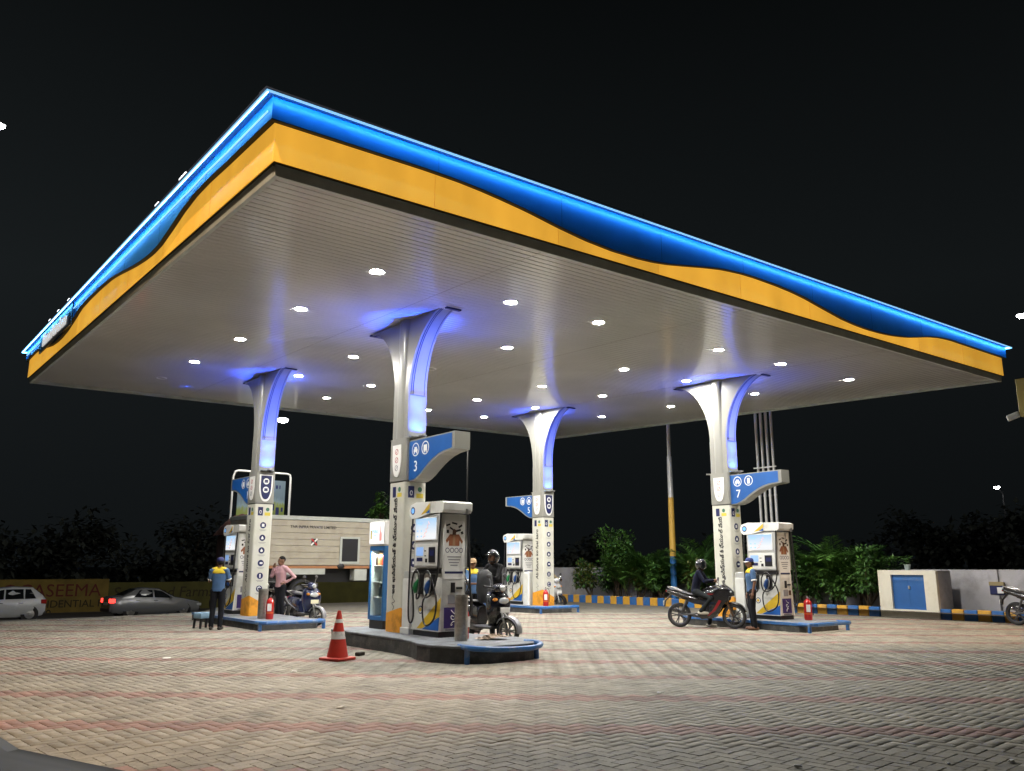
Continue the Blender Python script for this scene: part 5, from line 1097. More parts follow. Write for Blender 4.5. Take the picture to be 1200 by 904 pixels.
sc2 = scooter((10.6, 14.5, 0), (.05, -1), 'black scooter with its seat raised at the near dispenser', dk_p, grey_p, R(14), True, m_plate_w); sc2.scale = (1.15, 1.08, 1.08)
scooter((20.45, 24.05, 0), (.02, -1), 'white fronted scooter with a rider behind the far column', wh_p, blk_p, 0, False, m_plate_w)

def motorcycle(loc, fdir, label, tankm, accent, fairing=True, steer=0., group='motorcycles'):
    t = thing('motorcycle', label, 'motorcycle', loc, face(*fdir), group); S = rot_z(steer, (0, -.45, 0)); wr = .305
    spoked(t, (0, -.70, wr), wr, .115, S, 5, m_gplast); spoked(t, (0, .70, wr), wr, .14, None, 5, m_gplast)
    for s in (-1, 1):
        MB().tube([S @ Vector((s*.085, -.70, wr)), S @ Vector((s*.085, -.56, .62)), S @ Vector((s*.085, -.44, .93))], [.028, .026, .02], 8).build('fork_leg', mat('fork_gold', (.16, .10, .06), .35, .6) if fairing else m_met, t, True)
        MB().tube([(s*.05, .70, wr), (s*.07, .3, .34), (s*.07, .1, .38)], .028, 7).build('swing_arm', m_gplast, t, True)
        MB().tube([(s*.1, .62, .38), (s*.12, .48, .68)], .03, 8).build('shock_absorber', m_gplast, t)
    b = MB(); b.lathe([(.15, -.004), (.15, .004), (.06, .004), (.06, -.004)], 22, caps=False, M=S @ Matrix.Translation((.075, -.70, wr)) @ Matrix.Rotation(PI/2, 4, 'Y')); b.build('brake_disc', m_met, t)
    arc_fender((0, -.70, wr), wr+.045, .07, 20, 145, S).build('front_fender', m_gplast if not fairing else mat('gloss_black', (.012, .012, .013), .2, coat=.8), t, True)
    MB().tube([(0, -.42, .88), (0, -.2, .72), (0, .2, .62), (0, .55, .72), (0, .85, .82)], [.03, .035, .035, .03, .02], 8).build('frame', m_gplast, t, True)
    MB().tube([(0, -.42, .82), (0, -.34, .5), (0, -.15, .30)], .025, 8).build('down_tube', m_gplast, t, True)
    en = MB().box(-.13, .13, -.28, .12, .27, .50, bev=.05, seg=2).build('engine', m_engine, t, True)
    b = MB()
    for k in range(5): b.box(-.11, .11, -.25, -.02, .51+.03*k, .528+.03*k, bev=.004)
    b.build('cylinder_fins', m_engine, en); MB().cyl((.13, -.05, .38), (.165, -.05, .38), .10, n=18).build('clutch_cover', m_met if not fairing else m_engine, en, True); MB().cyl((-.16, -.05, .38), (-.13, -.05, .38), .10, n=18).build('alternator_cover', m_engine, en, True)
    # tank
    rings = []
    for y, w, z0, z1 in ((-.44, .11, .76, .93), (-.32, .18, .70, 1.03), (-.12, .195, .68, 1.05), (.06, .155, .68, .97), (.18, .10, .70, .86)):
        rings.append([(w*math.cos(a)*(1 if math.sin(a) > 0 else .8), y, (z0+z1)/2+(z1-z0)/2*math.sin(a)) for a in np.linspace(0, 2*PI, 17)[:-1]])
    b = MB(); b.loft(rings); tk = b.build('fuel_tank', tankm, t, True)
    for s in (-1, 1):
        MB().tube([(s*.15, -.36, .86), (s*.178, -.12, .85), (s*.13, .1, .80)], .016, 6, flat=2.2).build('tank_stripe', accent, tk, True)
        sp = [(-.10, .66), (.12, .70), (.40, .76), (.62, .80), (.60, .72), (.30, .60), (.02, .56)]
        MB().prism(sp, *sorted((s*.10, s*.13)), 'x').build('side_panel', tankm, t)
        if fairing:
            fp = [(-.46, .96), (-.64, .90), (-.60, .70), (-.47, .60), (-.36, .42), (-.2, .25), (.10, .22), (.20, .30), (.16, .42), (-.02, .50), (-.10, .66), (-.12, .82), (-.3, .94)]
            MB().prism(fp, *sorted((s*.155, s*.18)), 'x').build('fairing_side', tankm, t); MB().prism([(-.42, .68), (-.26, .44), (-.08, .30), (-.05, .31), (-.20, .46), (-.35, .70)], *sorted((s*.181, s*.186)), 'x').build('fairing_stripe', accent, t)
    rings = []
    for y, w, z0, z1 in ((.06, .10, .80, .84), (.2, .14, .79, .85), (.42, .15, .80, .87), (.55, .13, .83, .92), (.8, .11, .90, .97), (.92, .06, .93, .97)):
        rings.append([(w*math.cos(a), y, (z0+z1)/2+(z1-z0)/2*math.sin(a)) for a in np.linspace(0, 2*PI, 15)[:-1]])
    b = MB(); b.loft(rings); b.build('seat', m_seat, t, True)
    rings = [[(w*math.cos(a), y, zc_+h*math.sin(a)) for a in np.linspace(0, 2*PI, 13)[:-1]] for y, w, zc_, h in ((.22, .14, .72, .09), (.55, .15, .79, .10), (.85, .10, .87, .075), (1.02, .05, .92, .04))]
    b = MB(); b.loft(rings); tl = b.build('tail_cowl', tankm, t, True)
    MB().box(-.05, .05, 1.0, 1.03, .88, .92, bev=.008).build('tail_lamp', m_tail, tl)
    for s in (-1, 1): MB().tube([(s*.1, .62, .92), (s*.12, .82, 1.0), (s*.06, .98, 1.01)], .012, 6).build('grab_handle', m_met, tl, True)
    b = MB(); b.tube([(0, .88, .84), (0, 1.05, .66), (0, 1.08, .52)], [.05, .06, .055], 6, flat=.3); b.build('rear_mudguard', m_gplast, t, True); MB().box(-.1, .1, 1.085, 1.095, .54, .66).build('number_plate', m_plate_w, t)
    MB().tube([(.14, -.2, .33), (.16, .05, .24), (.17, .35, .28), (.19, .55, .34), (.21, 1.0, .46)], [.022, .024, .03, .055, .06], 10).build('exhaust', m_engine if fairing else m_chrome, t, True)
    hb = MB(); hb.tube([S @ Vector((-.34, -.30, 1.04)), S @ Vector((-.2, -.38, 1.06)), S @ Vector((0, -.42, 1.0)), S @ Vector((.2, -.38, 1.06)), S @ Vector((.34, -.30, 1.04))], .014, 8); h_ = hb.build('handlebar', m_gplast, t, True)
    for s in (-1, 1):
        MB().tube([S @ Vector((s*.25, -.34, 1.05)), S @ Vector((s*.36, -.29, 1.035))], .019, 8).build('grip', m_rub, h_)
        MB().tube([S @ Vector((s*.2, -.4, 1.06)), S @ Vector((s*.27, -.42, 1.2))], .007, 5).build('mirror_stem', m_gplast, h_); q = MB(); q.ell((s*.29, -.42, 1.23), .07, .018, .04); q.v = [tuple(S @ Vector(p)) for p in q.v]; q.build('mirror', m_gplast, h_, True)
    if fairing:
        rings = [[(w*math.cos(a), y, zc_+h*math.sin(a)) for a in np.linspace(0, 2*PI, 15)[:-1]] for y, w, zc_, h in ((-.40, .2, .92, .16), (-.54, .17, .92, .15), (-.66, .11, .88, .10), (-.73, .04, .85, .05))]
        b = MB(); b.loft(rings); b.v = [tuple(S @ Vector(p)) for p in b.v]; f = b.build('front_cowl', tankm, t, True)
        b = MB(); b.loft([[(x*.15, -.56+.02*abs(x), 1.02) for x in (-1, -.5, 0, .5, 1)]+[(x*.15, -.545+.02*abs(x), 1.02) for x in (1, .5, 0, -.5, -1)], [(x*.10, -.44, 1.16) for x in (-1, -.5, 0, .5, 1)]+[(x*.10, -.43, 1.16) for x in (1, .5, 0, -.5, -1)]]); b.build('windscreen', m_dk, f, True)
        for s in (-1, 1): q = MB(); q.ell((s*.07, -.66, .90), .05, .03, .035); q.v = [tuple(S @ Vector(p)) for p in q.v]; q.build('headlamp', m_lampg, f, True)
    else:
        q = MB(); q.ell((0, -.55, .93), .1, .08, .1); q.v = [tuple(S @ Vector(p)) for p in q.v]; q.build('headlamp', m_lampg, t, True)
    for s in (-1, 1):
        MB().cyl((s*.1, .16, .34), (s*.26, .16, .34), .016, n=7).build('footpeg', m_rub, t)
    return t
m_gb = mat('gloss_black', (.012, .012, .013), .2, coat=.8); m_gred = mat('gloss_red', (.2, .008, .012), .25, coat=.8)
motorcycle((17.51, 14.36, 0), (.484, -.875), 'black and red sports motorcycle with a helmeted rider', m_gb, m_gred, True, R(-8))
motorcycle((10.15, 24.72, 0), (0, -1), 'dark motorcycle half hidden behind the man in the pink shirt', m_gb, m_pgrey, False, R(10))
motorcycle((25.1, 9.3, 0), (-.1, -1), 'dark motorcycle cut off by the right frame edge', m_gb, m_pgrey, False)

# ---- cars
m_cglass = mat('car_glass', (.012, .014, .016), .06, spec=.7)
def car(loc, fdir, label, paint, st, roofk, L_lights=False, wheels=(-1.3, 1.25), wr=.31, half=.84):
    """st: stations (y, z_low, z_belt, z_top, w_low, w_belt, w_top); y from nose (-) to tail (+)"""
    t = thing('car', label, 'car', loc, face(*fdir), 'cars'); rings = []
    for y, zl, zb, zt, wl, wb, wt in st:
        h = [(0, zl), (wl*.9, zl), (wl, zl+.12), (wl*1.01, (zl+zb)/2), (wb, zb), ((wb+wt)/2+.01, (zb+zt)/2), (wt, zt-.04), (wt*.75, zt), (0, zt+.012)]
        rings.append([(x, y, z) for x, z in h]+[(-x, y, z) for x, z in reversed(h[1:-1])])
    b = MB(); b.loft(rings); bd = b.build('body', paint, t, True, ang=35)
    def at(y, u, s, off=.022):
        k = max(i for i in range(len(st)) if st[i][0] <= y or i == 0); k = min(k, len(st)-2); a, c = st[k], st[k+1]; f = (y-a[0])/(c[0]-a[0]); q = [a[i]+(c[i]-a[i])*f for i in range(7)]
        return (s*(q[5]+(q[6]-q[5])*u+off), y, q[2]+(q[3]-.04-q[2])*u)
    for s in (-1, 1):
        for y0, y1, ya, yb in roofk['side']:
            MB().add([at(y0, .06, s), at(y1, .06, s), at(yb, .9, s), at(ya, .9, s)], [(0, 1, 2, 3)]).build('side_window', m_cglass, t)
        for yw in wheels:
            b = MB(); b.wheel_tyre((s*(half-.1), yw, wr), wr, .2, (1, 0, 0), 26); ty = b.build('tyre', m_tyre, t, True)
            b = MB(); b.lathe([(.2, -.02), (.2, .02), (.06, .03), (.05, .05), (.001, .05)], 20, M=Matrix.Translation((s*(half-.02), yw, wr)) @ Matrix.Rotation(s*PI/2, 4, 'Y')); b.build('rim', m_met, ty, True)
            b = MB(); b.lathe([(wr+.05, -.01), (wr+.05, .006), (.001, .006)], 24, M=Matrix.Translation((s*(half-.008), yw, wr+.01)) @ Matrix.Rotation(s*PI/2, 4, 'Y')); b.build('wheel_arch', m_dk, t)
    for nm, (ya, yb) in roofk['glass'].items():
        a = [q for q in st if abs(q[0]-ya) < .01][0]; c = [q for q in st if abs(q[0]-yb) < .01][0]; up = .012
        MB().add([(-a[6]*.86, a[0], a[3]+up+.01), (a[6]*.86, a[0], a[3]+up+.01), (c[6]*.8, c[0], c[3]+up), (-c[6]*.8, c[0], c[3]+up)], [(0, 1, 2, 3)]).build(nm, m_cglass, t)
    y0, y1 = st[0], st[-1]
    mt = mat('tail_glow', (.5, .01, .01), .3, emit=(1., .04, .03), es=3.0) if L_lights else m_tail
    for s in (-1, 1):
        k = st[-2]; MB().box(*sorted((s*(k[4]-.30), s*(k[4]+.012))), y1[0]-.22, y1[0]+.012, k[2]-.24, k[2]-.04, bev=.02).build('tail_lamp', mt, t)
        k = st[1]; MB().box(*sorted((s*(k[4]-.34), s*(k[4]+.008))), y0[0]-.01, y0[0]+.25, k[2]-.16, k[2]-.03, bev=.02).build('headlamp', m_lampg, t)
    MB().box(-.26, .26, y1[0], y1[0]+.014, .62, .74).build('number_plate', m_plate_w, t)
    MB().box(-.7, .7, y0[0]-.02, y0[0]+.1, .30, .42, bev=.02).build('front_bumper_grille', m_dk, t); MB().box(-.72, .72, y1[0]-.1, y1[0]+.03, .30, .46, bev=.02).build('rear_bumper', m_gplast, t)
    for s in (-1, 1):
        for yh in roofk['handles']: MB().box(*sorted((s*(half-.0), s*(half+.025))), yh-.1, yh+.1, .80, .83, bev=.005).build('door_handle', m_chrome, t)
        MB().ell((s*(half+.1), roofk['mirror'], .98), .09, .06, .07).build('side_mirror', paint, t, True)
    return t
hatch_st = [(-1.93, .32, .58, .62, .62, .64, .60), (-1.84, .22, .70, .76, .78, .76, .70), (-1.2, .18, .88, .94, .84, .82, .74), (-.86, .18, .93, 1.02, .84, .83, .72), (-.2, .18, .95, 1.47, .84, .83, .60), (.5, .18, .96, 1.54, .84, .83, .60), (1.3, .2, .98, 1.50, .84, .82, .58), (1.74, .24, 1.0, 1.16, .80, .78, .58), (1.88, .34, .92, 1.0, .72, .70, .56)]
hatch_k = dict(side=((-.72, .16, -.3, .16), (.22, .95, .22, .92), (1.0, 1.45, 1.0, 1.22)), glass=dict(windscreen=(-.86, -.2), rear_window=(1.74, 1.3)), handles=(.05, .85), mirror=-.62)
sedan_st = [(-2.2, .34, .56, .60, .6, .62, .58), (-2.1, .24, .66, .72, .78, .76, .70), (-1.3, .18, .84, .90, .86, .84, .74), (-.85, .18, .90, .98, .86, .85, .74), (-.1, .18, .93, 1.38, .86, .85, .60), (.6, .18, .95, 1.43, .86, .85, .60), (1.0, .2, .96, 1.36, .86, .84, .60), (1.62, .22, .98, 1.06, .84, .82, .70), (2.08, .26, .96, 1.02, .78, .76, .68), (2.2, .38, .86, .92, .68, .66, .6)]
sedan_k = dict(side=((-.7, .18, -.22, .18), (.25, 1.15, .25, .85)), glass=dict(windscreen=(-.85, -.1), rear_window=(1.62, 1.0)), handles=(.1, .95), mirror=-.6)
car((5.55, 45.6, -1.0), (-1, .04), 'white hatchback cut by the left frame edge on the road behind', mat('car_white', (.55, .57, .58), .25, coat=.8), hatch_st, hatch_k, False)
car((12.25, 45.3, -1.0), (1, .06), 'silver grey sedan with glowing tail lamps on the road behind', mat('car_silver', (.28, .29, .30), .25, .4, coat=.8), sedan_st, sedan_k, True)
car((-.66, 3.1, 0), (.79, -.61), 'dark grey car whose bonnet shows at the bottom left corner', mat('car_grey', (.018, .022, .023), .6, .0, spec=.2), hatch_st, hatch_k, False)
# ================================================================= PEOPLE (forward = local -Y, left hand = +X)
m_skin = mat('skin_brown', (.17, .085, .05), .55, spec=.4); m_hair = mat('hair_black', (.008, .007, .007), .85, spec=.15)
def remesh(b, voxel, it=4):
    me = bpy.data.meshes.new('tmp'); me.from_pydata(b.v, [], b.f)
    bm = bmesh.new(); bm.from_mesh(me); bmesh.ops.recalc_face_normals(bm, faces=bm.faces[:]); bm.to_mesh(me); bm.free()
    ob = bpy.data.objects.new('tmp', me); col.objects.link(ob)
    q = ob.modifiers.new('r', 'REMESH'); q.mode = 'VOXEL'; q.voxel_size = voxel
    s = ob.modifiers.new('s', 'SMOOTH'); s.factor = .5; s.iterations = it
    bpy.context.view_layer.update(); out = bpy.data.meshes.new_from_object(ob.evaluated_get(bpy.context.evaluated_depsgraph_get()))
    bpy.data.objects.remove(ob); bpy.data.meshes.remove(me); out.materials.clear(); out.polygons.foreach_set('use_smooth', [True]*len(out.polygons)); return out
def limb(b, pts, rs, n=10):
    """tapered rounded limb"""
    b.tube(pts, rs, n)
    for p, r in zip(pts, rs): b.ell(p, r, r, r, 10, 6)
def spine(b, st, side=(1, 0, 0)):
    sd = Vector(side).normalized(); rings = []
    for i, (p, w, d) in enumerate(st):
        a = Vector(st[max(i-1, 0)][0]); c = Vector(st[min(i+1, len(st)-1)][0]); ax = (c-a).normalized(); fr = ax.cross(sd).normalized()
        rings.append([Vector(p)+sd*(w*math.copysign(abs(math.cos(t))**.85, math.cos(t)))+fr*(d*math.copysign(abs(math.sin(t))**.85, math.sin(t))) for t in np.linspace(0, 2*PI, 17)[:-1]])
    b.loft(rings)
def hand(b, wr, d, nrm, curl=.5):
    d = Vector(d).normalized(); nrm = Vector(nrm); nrm = (nrm-d*nrm.dot(d)).normalized(); sd = d.cross(nrm)
    wr = Vector(wr); b.tube([wr, wr+d*.045, wr+d*.09], [.026, .038, .036], 8, flat=.5)
    for k, L in enumerate((.066, .078, .074, .058)):
        p = wr+d*.085+sd*(.027-.018*k); q = p+d*L*.45-nrm*L*.12*curl; r_ = q+(d*(1-curl*.7)-nrm*curl).normalized()*L*.35; s_ = r_+(d*(1-curl*1.2)-nrm*curl*1.3).normalized()*L*.28
        b.tube([p, q, r_, s_], [.0095, .009, .0085, .006], 6)
    p = wr+d*.03+sd*.034; b.tube([p, p+sd*.025+d*.025-nrm*.01, p+sd*.03+d*.055-nrm*.02], [.012, .0105, .008], 6)
BASE = dict(pel=(0, 0, .95), wai=(0, 0, 1.09), che=(0, -.012, 1.28), nec=(0, .012, 1.45), hea=(0, -.015, 1.60), shL=(.18, .012, 1.405), elL=(.235, .03, 1.13), wrL=(.235, -.04, .885),
            hiL=(.09, 0, .92), knL=(.10, -.015, .50), anL=(.105, .025, .085), ftL=(.125, -.14, .03))
for k in list(BASE):
    if k.endswith('L'): BASE[k[:-1]+'R'] = (-BASE[k][0],)+BASE[k][1:]
def person(loc, fdir, label, H, pose, shirt, trouser, shoes, sleeve='short', head='hair', yoke=None, headturn=0., capm=None, tuck=False, rz=None):
    t = thing('person', label, 'person', loc, face(*fdir) if rz is None else rz, 'people at the pumps'); k = H/1.72
    J = {a: Vector(v)*k for a, v in {**BASE, **pose}.items()}
    sh_side = (J['shL']-J['shR']).normalized()
    b = MB()
    # head, neck, hidden core, arms and lower legs: one skin
    hc = J['hea']; Hd = Matrix.Translation(hc) @ Matrix.Rotation(headturn, 4, 'Z')
    b.ell((0, .005, .02), .078*k, .098*k, .105*k, 14, 10, Hd); b.ell((0, -.03*k, -.055*k), .058*k, .062*k, .065*k, 12, 8, Hd); b.ell((0, -.098*k, -.015*k), .016*k, .02*k, .028*k, 8, 6, Hd)
    for s in (-1, 1): b.ell((s*.078*k, .012*k, -.005*k), .012*k, .022*k, .034*k, 8, 6, Hd)
    limb(b, [J['nec']-Vector((0, 0, .03)), J['hea']-Vector((0, -.02*k, .06*k))], [.058*k, .052*k])
    spine(b, [(J['pel'], .13*k, .085*k), (J['wai'], .12*k, .08*k), (J['che'], .14*k, .09*k), (J['nec'], .07*k, .06*k)], sh_side)
    for s in 'LR':
        limb(b, [J['sh'+s], J['el'+s], J['wr'+s]], [.048*k, .039*k, .027*k]); limb(b, [J['hi'+s], J['kn'+s], J['an'+s]], [.075*k, .05*k, .036*k])
    me = remesh(b, .013, 3)
    hb = MB()
    for s in 'LR':
        d = J['wr'+s]-J['el'+s]; out = Vector((1 if s == 'L' else -1, 0, 0)); nr = pose.get('pn'+s, out); hand(hb, J['wr'+s], pose.get('hd'+s, d), nr, pose.get('curl', .5))
    bm = bmesh.new(); bm.from_mesh(me); tm = bpy.data.meshes.new('tmp'); tm.from_pydata(hb.v, [], hb.f); bm.from_mesh(tm); bm.to_mesh(me); bm.free(); bpy.data.meshes.remove(tm)
    me.polygons.foreach_set('use_smooth', [True]*len(me.polygons)); bo = link('body', me, m_skin, t)
    for s in (-1, 1):
        MB().ell((s*.03*k, -.088*k, .012*k), .012*k, .006*k, .007*k, 8, 5, Hd).build('eye', m_hair, bo, True); MB().tube([Hd @ Vector((s*.012*k, -.096*k, .034*k)), Hd @ Vector((s*.046*k, -.085*k, .036*k))], .005*k, 5).build('eyebrow', m_hair, bo)
    MB().ell((0, -.083*k, -.062*k), .024*k, .008*k, .007*k, 8, 5, Hd).build('mouth', mat('lips', (.12, .045, .035), .5), bo, True)
    # shirt
    b = MB(); low = J['pel']-Vector((0, 0, (.05 if not tuck else -.02)*k))
    spine(b, [(low, .165*k, .115*k), (J['pel']*.6+J['wai']*.4, .155*k, .11*k), (J['wai'], .152*k, .108*k), (J['che'], .175*k, .118*k), (J['che']*.45+J['nec']*.55, .165*k, .1*k), (J['nec']-Vector((0, 0, .0)), .07*k, .065*k)], sh_side)
    for s in 'LR':
        S_, E_, W_ = J['sh'+s], J['el'+s], J['wr'+s]
        if sleeve == 'short': limb(b, [S_, S_.lerp(E_, .72)], [.068*k, .064*k])
        else: limb(b, [S_, E_, E_.lerp(W_, .93)], [.066*k, .055*k, .041*k])
        limb(b, [J['nec']*.8+S_*.2, S_], [.06*k, .062*k])
    so = link('shirt', remesh(b, .014, 4), shirt, t)
    if yoke:
        b = MB(); spine(b, [(J['che']*.6+J['nec']*.4, .182*k, .118*k), (J['che']*.3+J['nec']*.7, .165*k, .112*k), (J['nec']+Vector((0, 0, .008)), .08*k, .074*k)], sh_side)
        for s in 'LR': limb(b, [J['nec']*.7+J['sh'+s]*.3+Vector((0, 0, .012)), J['sh'+s]*.8+J['nec']*.2+Vector((0, 0, .012))], [.058*k, .058*k])
        link('yoke', remesh(b, .014, 3), yoke, so)
        for s in 'LR':
            S_, E_ = J['sh'+s], J['el'+s]; d = (E_-S_).normalized(); e = S_.lerp(E_, .80); MB().tube([e-d*.02, e+d*.012], [.069*k, .068*k], 12, caps=False).build('sleeve_cuff', m_wprint, so, True)
    # collar
    b = MB(); c = J['nec']+Vector((0, -.004, .012)); b.lathe([(.062*k, -.012), (.07*k, .02), (.06*k, .024)], 14, M=Matrix.Translation(c), caps=False); b.build('collar', yoke or shirt, so, True)
    b = MB(); spine(b, [(J['wai']*.35+J['pel']*.65, .148*k, .105*k), (J['pel']-Vector((0, 0, .05*k)), .16*k, .112*k)], (J['hiL']-J['hiR']).normalized())
    for s in 'LR': limb(b, [J['hi'+s], J['kn'+s], J['an'+s]+Vector((0, 0, .005))], [.097*k, .072*k, .058*k])
    link('trousers', remesh(b, .015, 4), trouser, t)
    for s in 'LR':
        a, f = J['an'+s], J['ft'+s]; d = (f-a); d.z = 0; d = d.normalized(); bz = Vector((0, 0, 1)); b = MB(); g0 = a+Vector((0, 0, -.045*k))
        limb(b, [g0-d*.055*k, g0+d*.06*k, g0+d*.165*k], [.04*k, .043*k, .034*k]); b.ell(g0+Vector((0, 0, .03)), .042*k, .05*k, .05*k)
        zmin = min((a.z, f.z))-.085*k; me = remesh(b, .012, 2)
        link('shoe', me, shoes, t)
    if head == 'hair':
        b = MB(); b.ell((0, .018*k, .045*k), .084*k, .098*k, .095*k, 16, 10); b.v = [p for p in b.v]
        bm = bmesh.new(); me = bpy.data.meshes.new('hair'); me.from_pydata([tuple(Hd @ Vector(p)) for p in b.v], [], b.f); bm.from_mesh(me)
        bm.verts.ensure_lookup_table(); inv = Hd.inverted(); kill = [v for v in bm.verts if (lambda q: q.z < .035*k and q.y < .03*k)(inv @ v.co)]
        bmesh.ops.delete(bm, geom=kill, context='VERTS'); bm.to_mesh(me); bm.free(); me.polygons.foreach_set('use_smooth', [True]*len(me.polygons)); link('hair', me, m_hair, t)
    elif head == 'cap':
        b = MB(); b.lathe([(.088*k, 0), (.09*k, .03*k), (.08*k, .07*k), (.05*k, .095*k), (.001, .1*k)], 18, Hd @ Matrix.Translation((0, .008*k, .035*k)) @ Matrix.Scale(1.12, 4, (0, 1, 0)), caps=False); cp = b.build('cap', capm, t, True)
        b = MB(); arc = [(.078*k*math.sin(a), -.075*k-.085*k*math.cos(a)*(1 if True else 0), .04*k-.012*k*abs(math.sin(a))) for a in np.linspace(-1.5, 1.5, 9)]
        base = [(.085*k*math.sin(a), -.02*k-.065*k*math.cos(a), .045*k) for a in np.linspace(-1.5, 1.5, 9)]
        b.loft([base+[(x, y, z-.006) for x, y, z in reversed(base)], arc+[(x, y, z-.006) for x, y, z in reversed(arc)]], Hd); b.build('cap_peak', m_wprint if capm is not None and capm.name == 'cap_blue' else capm, cp, True)
        b = MB(); b.ell((0, .03*k, .0), .082*k, .09*k, .06*k); b.v = [tuple(Hd @ Vector(p)) for p in b.v if True]; b.build('hair', m_hair, t, True)
    else:
        mh = mat('helmet_dark', (.015, .016, .018), .22, coat=1.)
        b = MB(); b.ell((0, .012*k, .02*k), .125*k, .148*k, .145*k, 20, 14)
        me = bpy.data.meshes.new('helmet'); me.from_pydata([tuple(Hd @ Vector(p)) for p in b.v], [], b.f); bm = bmesh.new(); bm.from_mesh(me); inv = Hd.inverted()
        kill = [v for v in bm.verts if (lambda q: (q.z < .06*k and q.z > -.07*k and q.y < -.06*k) or q.z < -.105*k)(inv @ v.co)]
        bmesh.ops.delete(bm, geom=kill, context='VERTS'); bm.to_mesh(me); bm.free(); me.polygons.foreach_set('use_smooth', [True]*len(me.polygons)); ho = link('helmet', me, mh, t)
        sm = ho.modifiers.new('thick', 'SOLIDIFY'); sm.thickness = .012; sm.offset = -1
        if head == 'helmet': b = MB(); b.loft([[(.118*k*math.sin(a), -.135*k*math.cos(a)+.01*k, z) for a in np.linspace(-1.2, 1.2, 11)]+[(.112*k*math.sin(a), -.129*k*math.cos(a)+.01*k, z) for a in np.linspace(1.2, -1.2, 11)] for z in (-.07*k, .07*k)], Hd); b.build('visor', m_cglass, ho, True)
        else: b = MB(); b.loft([[(.11*k*math.sin(a), -.10*k*math.cos(a)-.02*k, .075*k) for a in np.linspace(-1.3, 1.3, 9)]+[(.11*k*math.sin(a), -.10*k*math.cos(a)-.02*k, .069*k) for a in np.linspace(1.3, -1.3, 9)], [(.09*k*math.sin(a), -.13*k*math.cos(a)-.07*k, .06*k) for a in np.linspace(-1.3, 1.3, 9)]+[(.09*k*math.sin(a), -.13*k*math.cos(a)-.07*k, .054*k) for a in np.linspace(1.3, -1.3, 9)]], Hd); b.build('helmet_peak', mh, ho, True)
    return t
m_ublue = mat('uniform_blue', (.05, .115, .24), .8, var=.15, vs=8); m_uyel = mat('uniform_yellow', (.62, .46, .02), .8); m_dtr = mat('trousers_dark', (.012, .013, .017), .9, spec=.15, var=.2, vs=8); m_pink = mat('shirt_pink', (.46, .27, .30), .8, var=.08, vs=8)
m_navyj = mat('jacket_navy', (.009, .011, .024), .9, spec=.15, var=.2, vs=7); m_grtr = mat('trousers_grey', (.022, .026, .028), .9, spec=.15, var=.2, vs=8); m_bshoe = mat('shoe_dark', (.03, .022, .018), .6); m_wshoe = mat('shoe_cream', (.55, .52, .44), .6); m_sandal = mat('sandal_brown', (.13, .06, .035), .6); m_blkj = mat('jacket_black', (.010, .010, .011), .8, spec=.2, var=.2, vs=7); m_capb = mat('cap_blue', (.015, .03, .16), .7); m_capk = mat('cap_navy', (.012, .016, .09), .7); m_khaki = mat('shirt_khaki', (.32, .27, .17), .8)
person((7.22, 21.05, 0), (.55, .83), 'attendant in blue shirt with yellow shoulders and cap seen from behind at left', 1.72,
       dict(elL=(.235, -.07, 1.15), wrL=(.02, -.215, 1.19), elR=(-.235, -.07, 1.15), wrR=(-.02, -.20, 1.14), pnL=(0, -1, .2), pnR=(0, -1, .2)), m_ublue, m_dtr, m_bshoe, 'short', 'cap', m_uyel, R(25), m_capk)
person((9.70, 23.15, 0), (-.95, -.25), 'man in pink shirt and dark trousers with a hand on his hip', 1.78,
       dict(elL=(.30, .22, 1.17), wrL=(.175, .03, 1.03), hdL=(-.3, -.8, -.3), elR=(-.2, -.16, 1.2), wrR=(-.08, -.2, 1.42), pnR=(0, -1, 0)), m_pink, m_dtr, m_bshoe, 'long', 'hair', None, R(-10))
person((17.86, 13.2, 0), (-.75, .65), 'attendant in blue and yellow uniform and cap standing before dispenser 7', 1.74,
       dict(elL=(.245, .03, 1.13), wrL=(.25, -.03, .89)), m_ublue, m_dtr, m_sandal, 'short', 'cap', m_uyel, 0., m_capb)
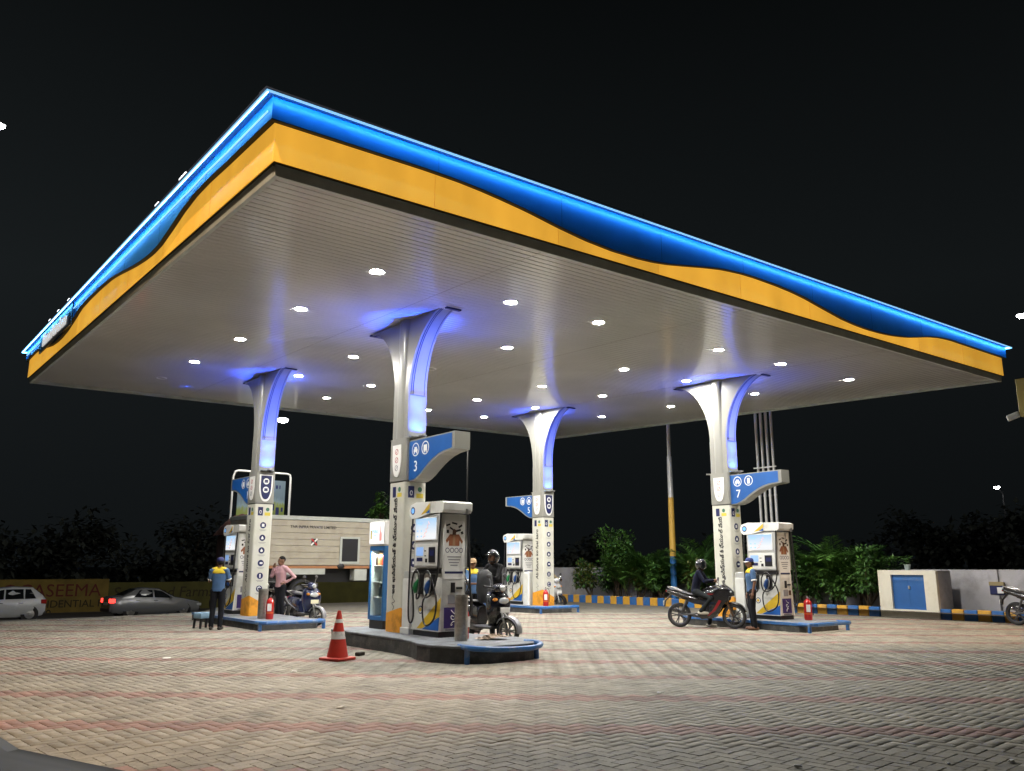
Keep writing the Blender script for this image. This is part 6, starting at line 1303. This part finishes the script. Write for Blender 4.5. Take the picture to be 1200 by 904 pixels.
person((11.2, 14.98, 0), (-1, -.12), 'man in black jacket and helmet leaning on the raised scooter seat', 1.86,
       dict(che=(0, -.03, 1.27), nec=(0, -.05, 1.44), hea=(0, -.09, 1.58), shL=(.18, -.04, 1.40), shR=(-.18, -.04, 1.40), elL=(.25, -.2, 1.16), wrL=(.05, -.36, 1.26), elR=(-.24, -.2, 1.16), wrR=(-.02, -.38, 1.30), pnL=(0, 0, 1), pnR=(0, 0, 1), hdL=(-.7, -.6, 0), hdR=(.5, -.8, .1)), m_blkj, m_grtr, m_bshoe, 'long', 'openhelmet', None, 0.)
person((11.72, 16.6, 0), (.1, -1), 'attendant in white sleeves and yellow vest behind the black scooter', 1.70,
       dict(elL=(.25, -.12, 1.14), wrL=(.15, -.32, 1.1), elR=(-.25, -.12, 1.14), wrR=(-.12, -.3, 1.14)), m_ublue, m_dtr, m_bshoe, 'short', 'cap', m_uyel, R(-30), mat('cap_tan', (.35, .24, .13), .7))
SEAT = dict(pel=(0, .26, .92), wai=(0, .24, 1.06), che=(0, .18, 1.25), nec=(0, .13, 1.42), hea=(0, .08, 1.565), shL=(.18, .14, 1.38), shR=(-.18, .14, 1.38), hiL=(.09, .24, .90), hiR=(-.09, .24, .90))
person((17.51, 14.36, 0), (0, 0), 'rider in navy jacket and dark helmet sitting on the sports motorcycle', 1.72,
       dict(SEAT, elL=(.24, -.02, 1.16), wrL=(.07, -.2, 1.16), elR=(-.24, -.02, 1.16), wrR=(-.07, -.22, 1.19), pnL=(0, 0, 1), pnR=(0, 0, 1), knR=(-.22, -.16, .74), anR=(-.2, .10, .42), ftR=(-.2, -.06, .38), knL=(.26, -.10, .52), anL=(.32, .0, .085), ftL=(.33, -.15, .03)), m_navyj, m_grtr, m_wshoe, 'long', 'helmet', None, 0., rz=face(.484, -.875))
person((20.45, 24.05, 0), (0, 0), 'helmeted rider in khaki on the white scooter behind the far column', 1.70,
       dict(SEAT, elL=(.27, -.02, 1.15), wrL=(.30, -.24, 1.06), elR=(-.27, -.02, 1.15), wrR=(-.30, -.24, 1.06), knL=(.17, -.18, .80), anL=(.14, -.14, .41), ftL=(.14, -.3, .36), knR=(-.17, -.18, .80), anR=(-.14, -.14, .41), ftR=(-.14, -.3, .36)), m_khaki, m_dtr, m_bshoe, 'long', 'openhelmet', None, 0., rz=face(.02, -1))
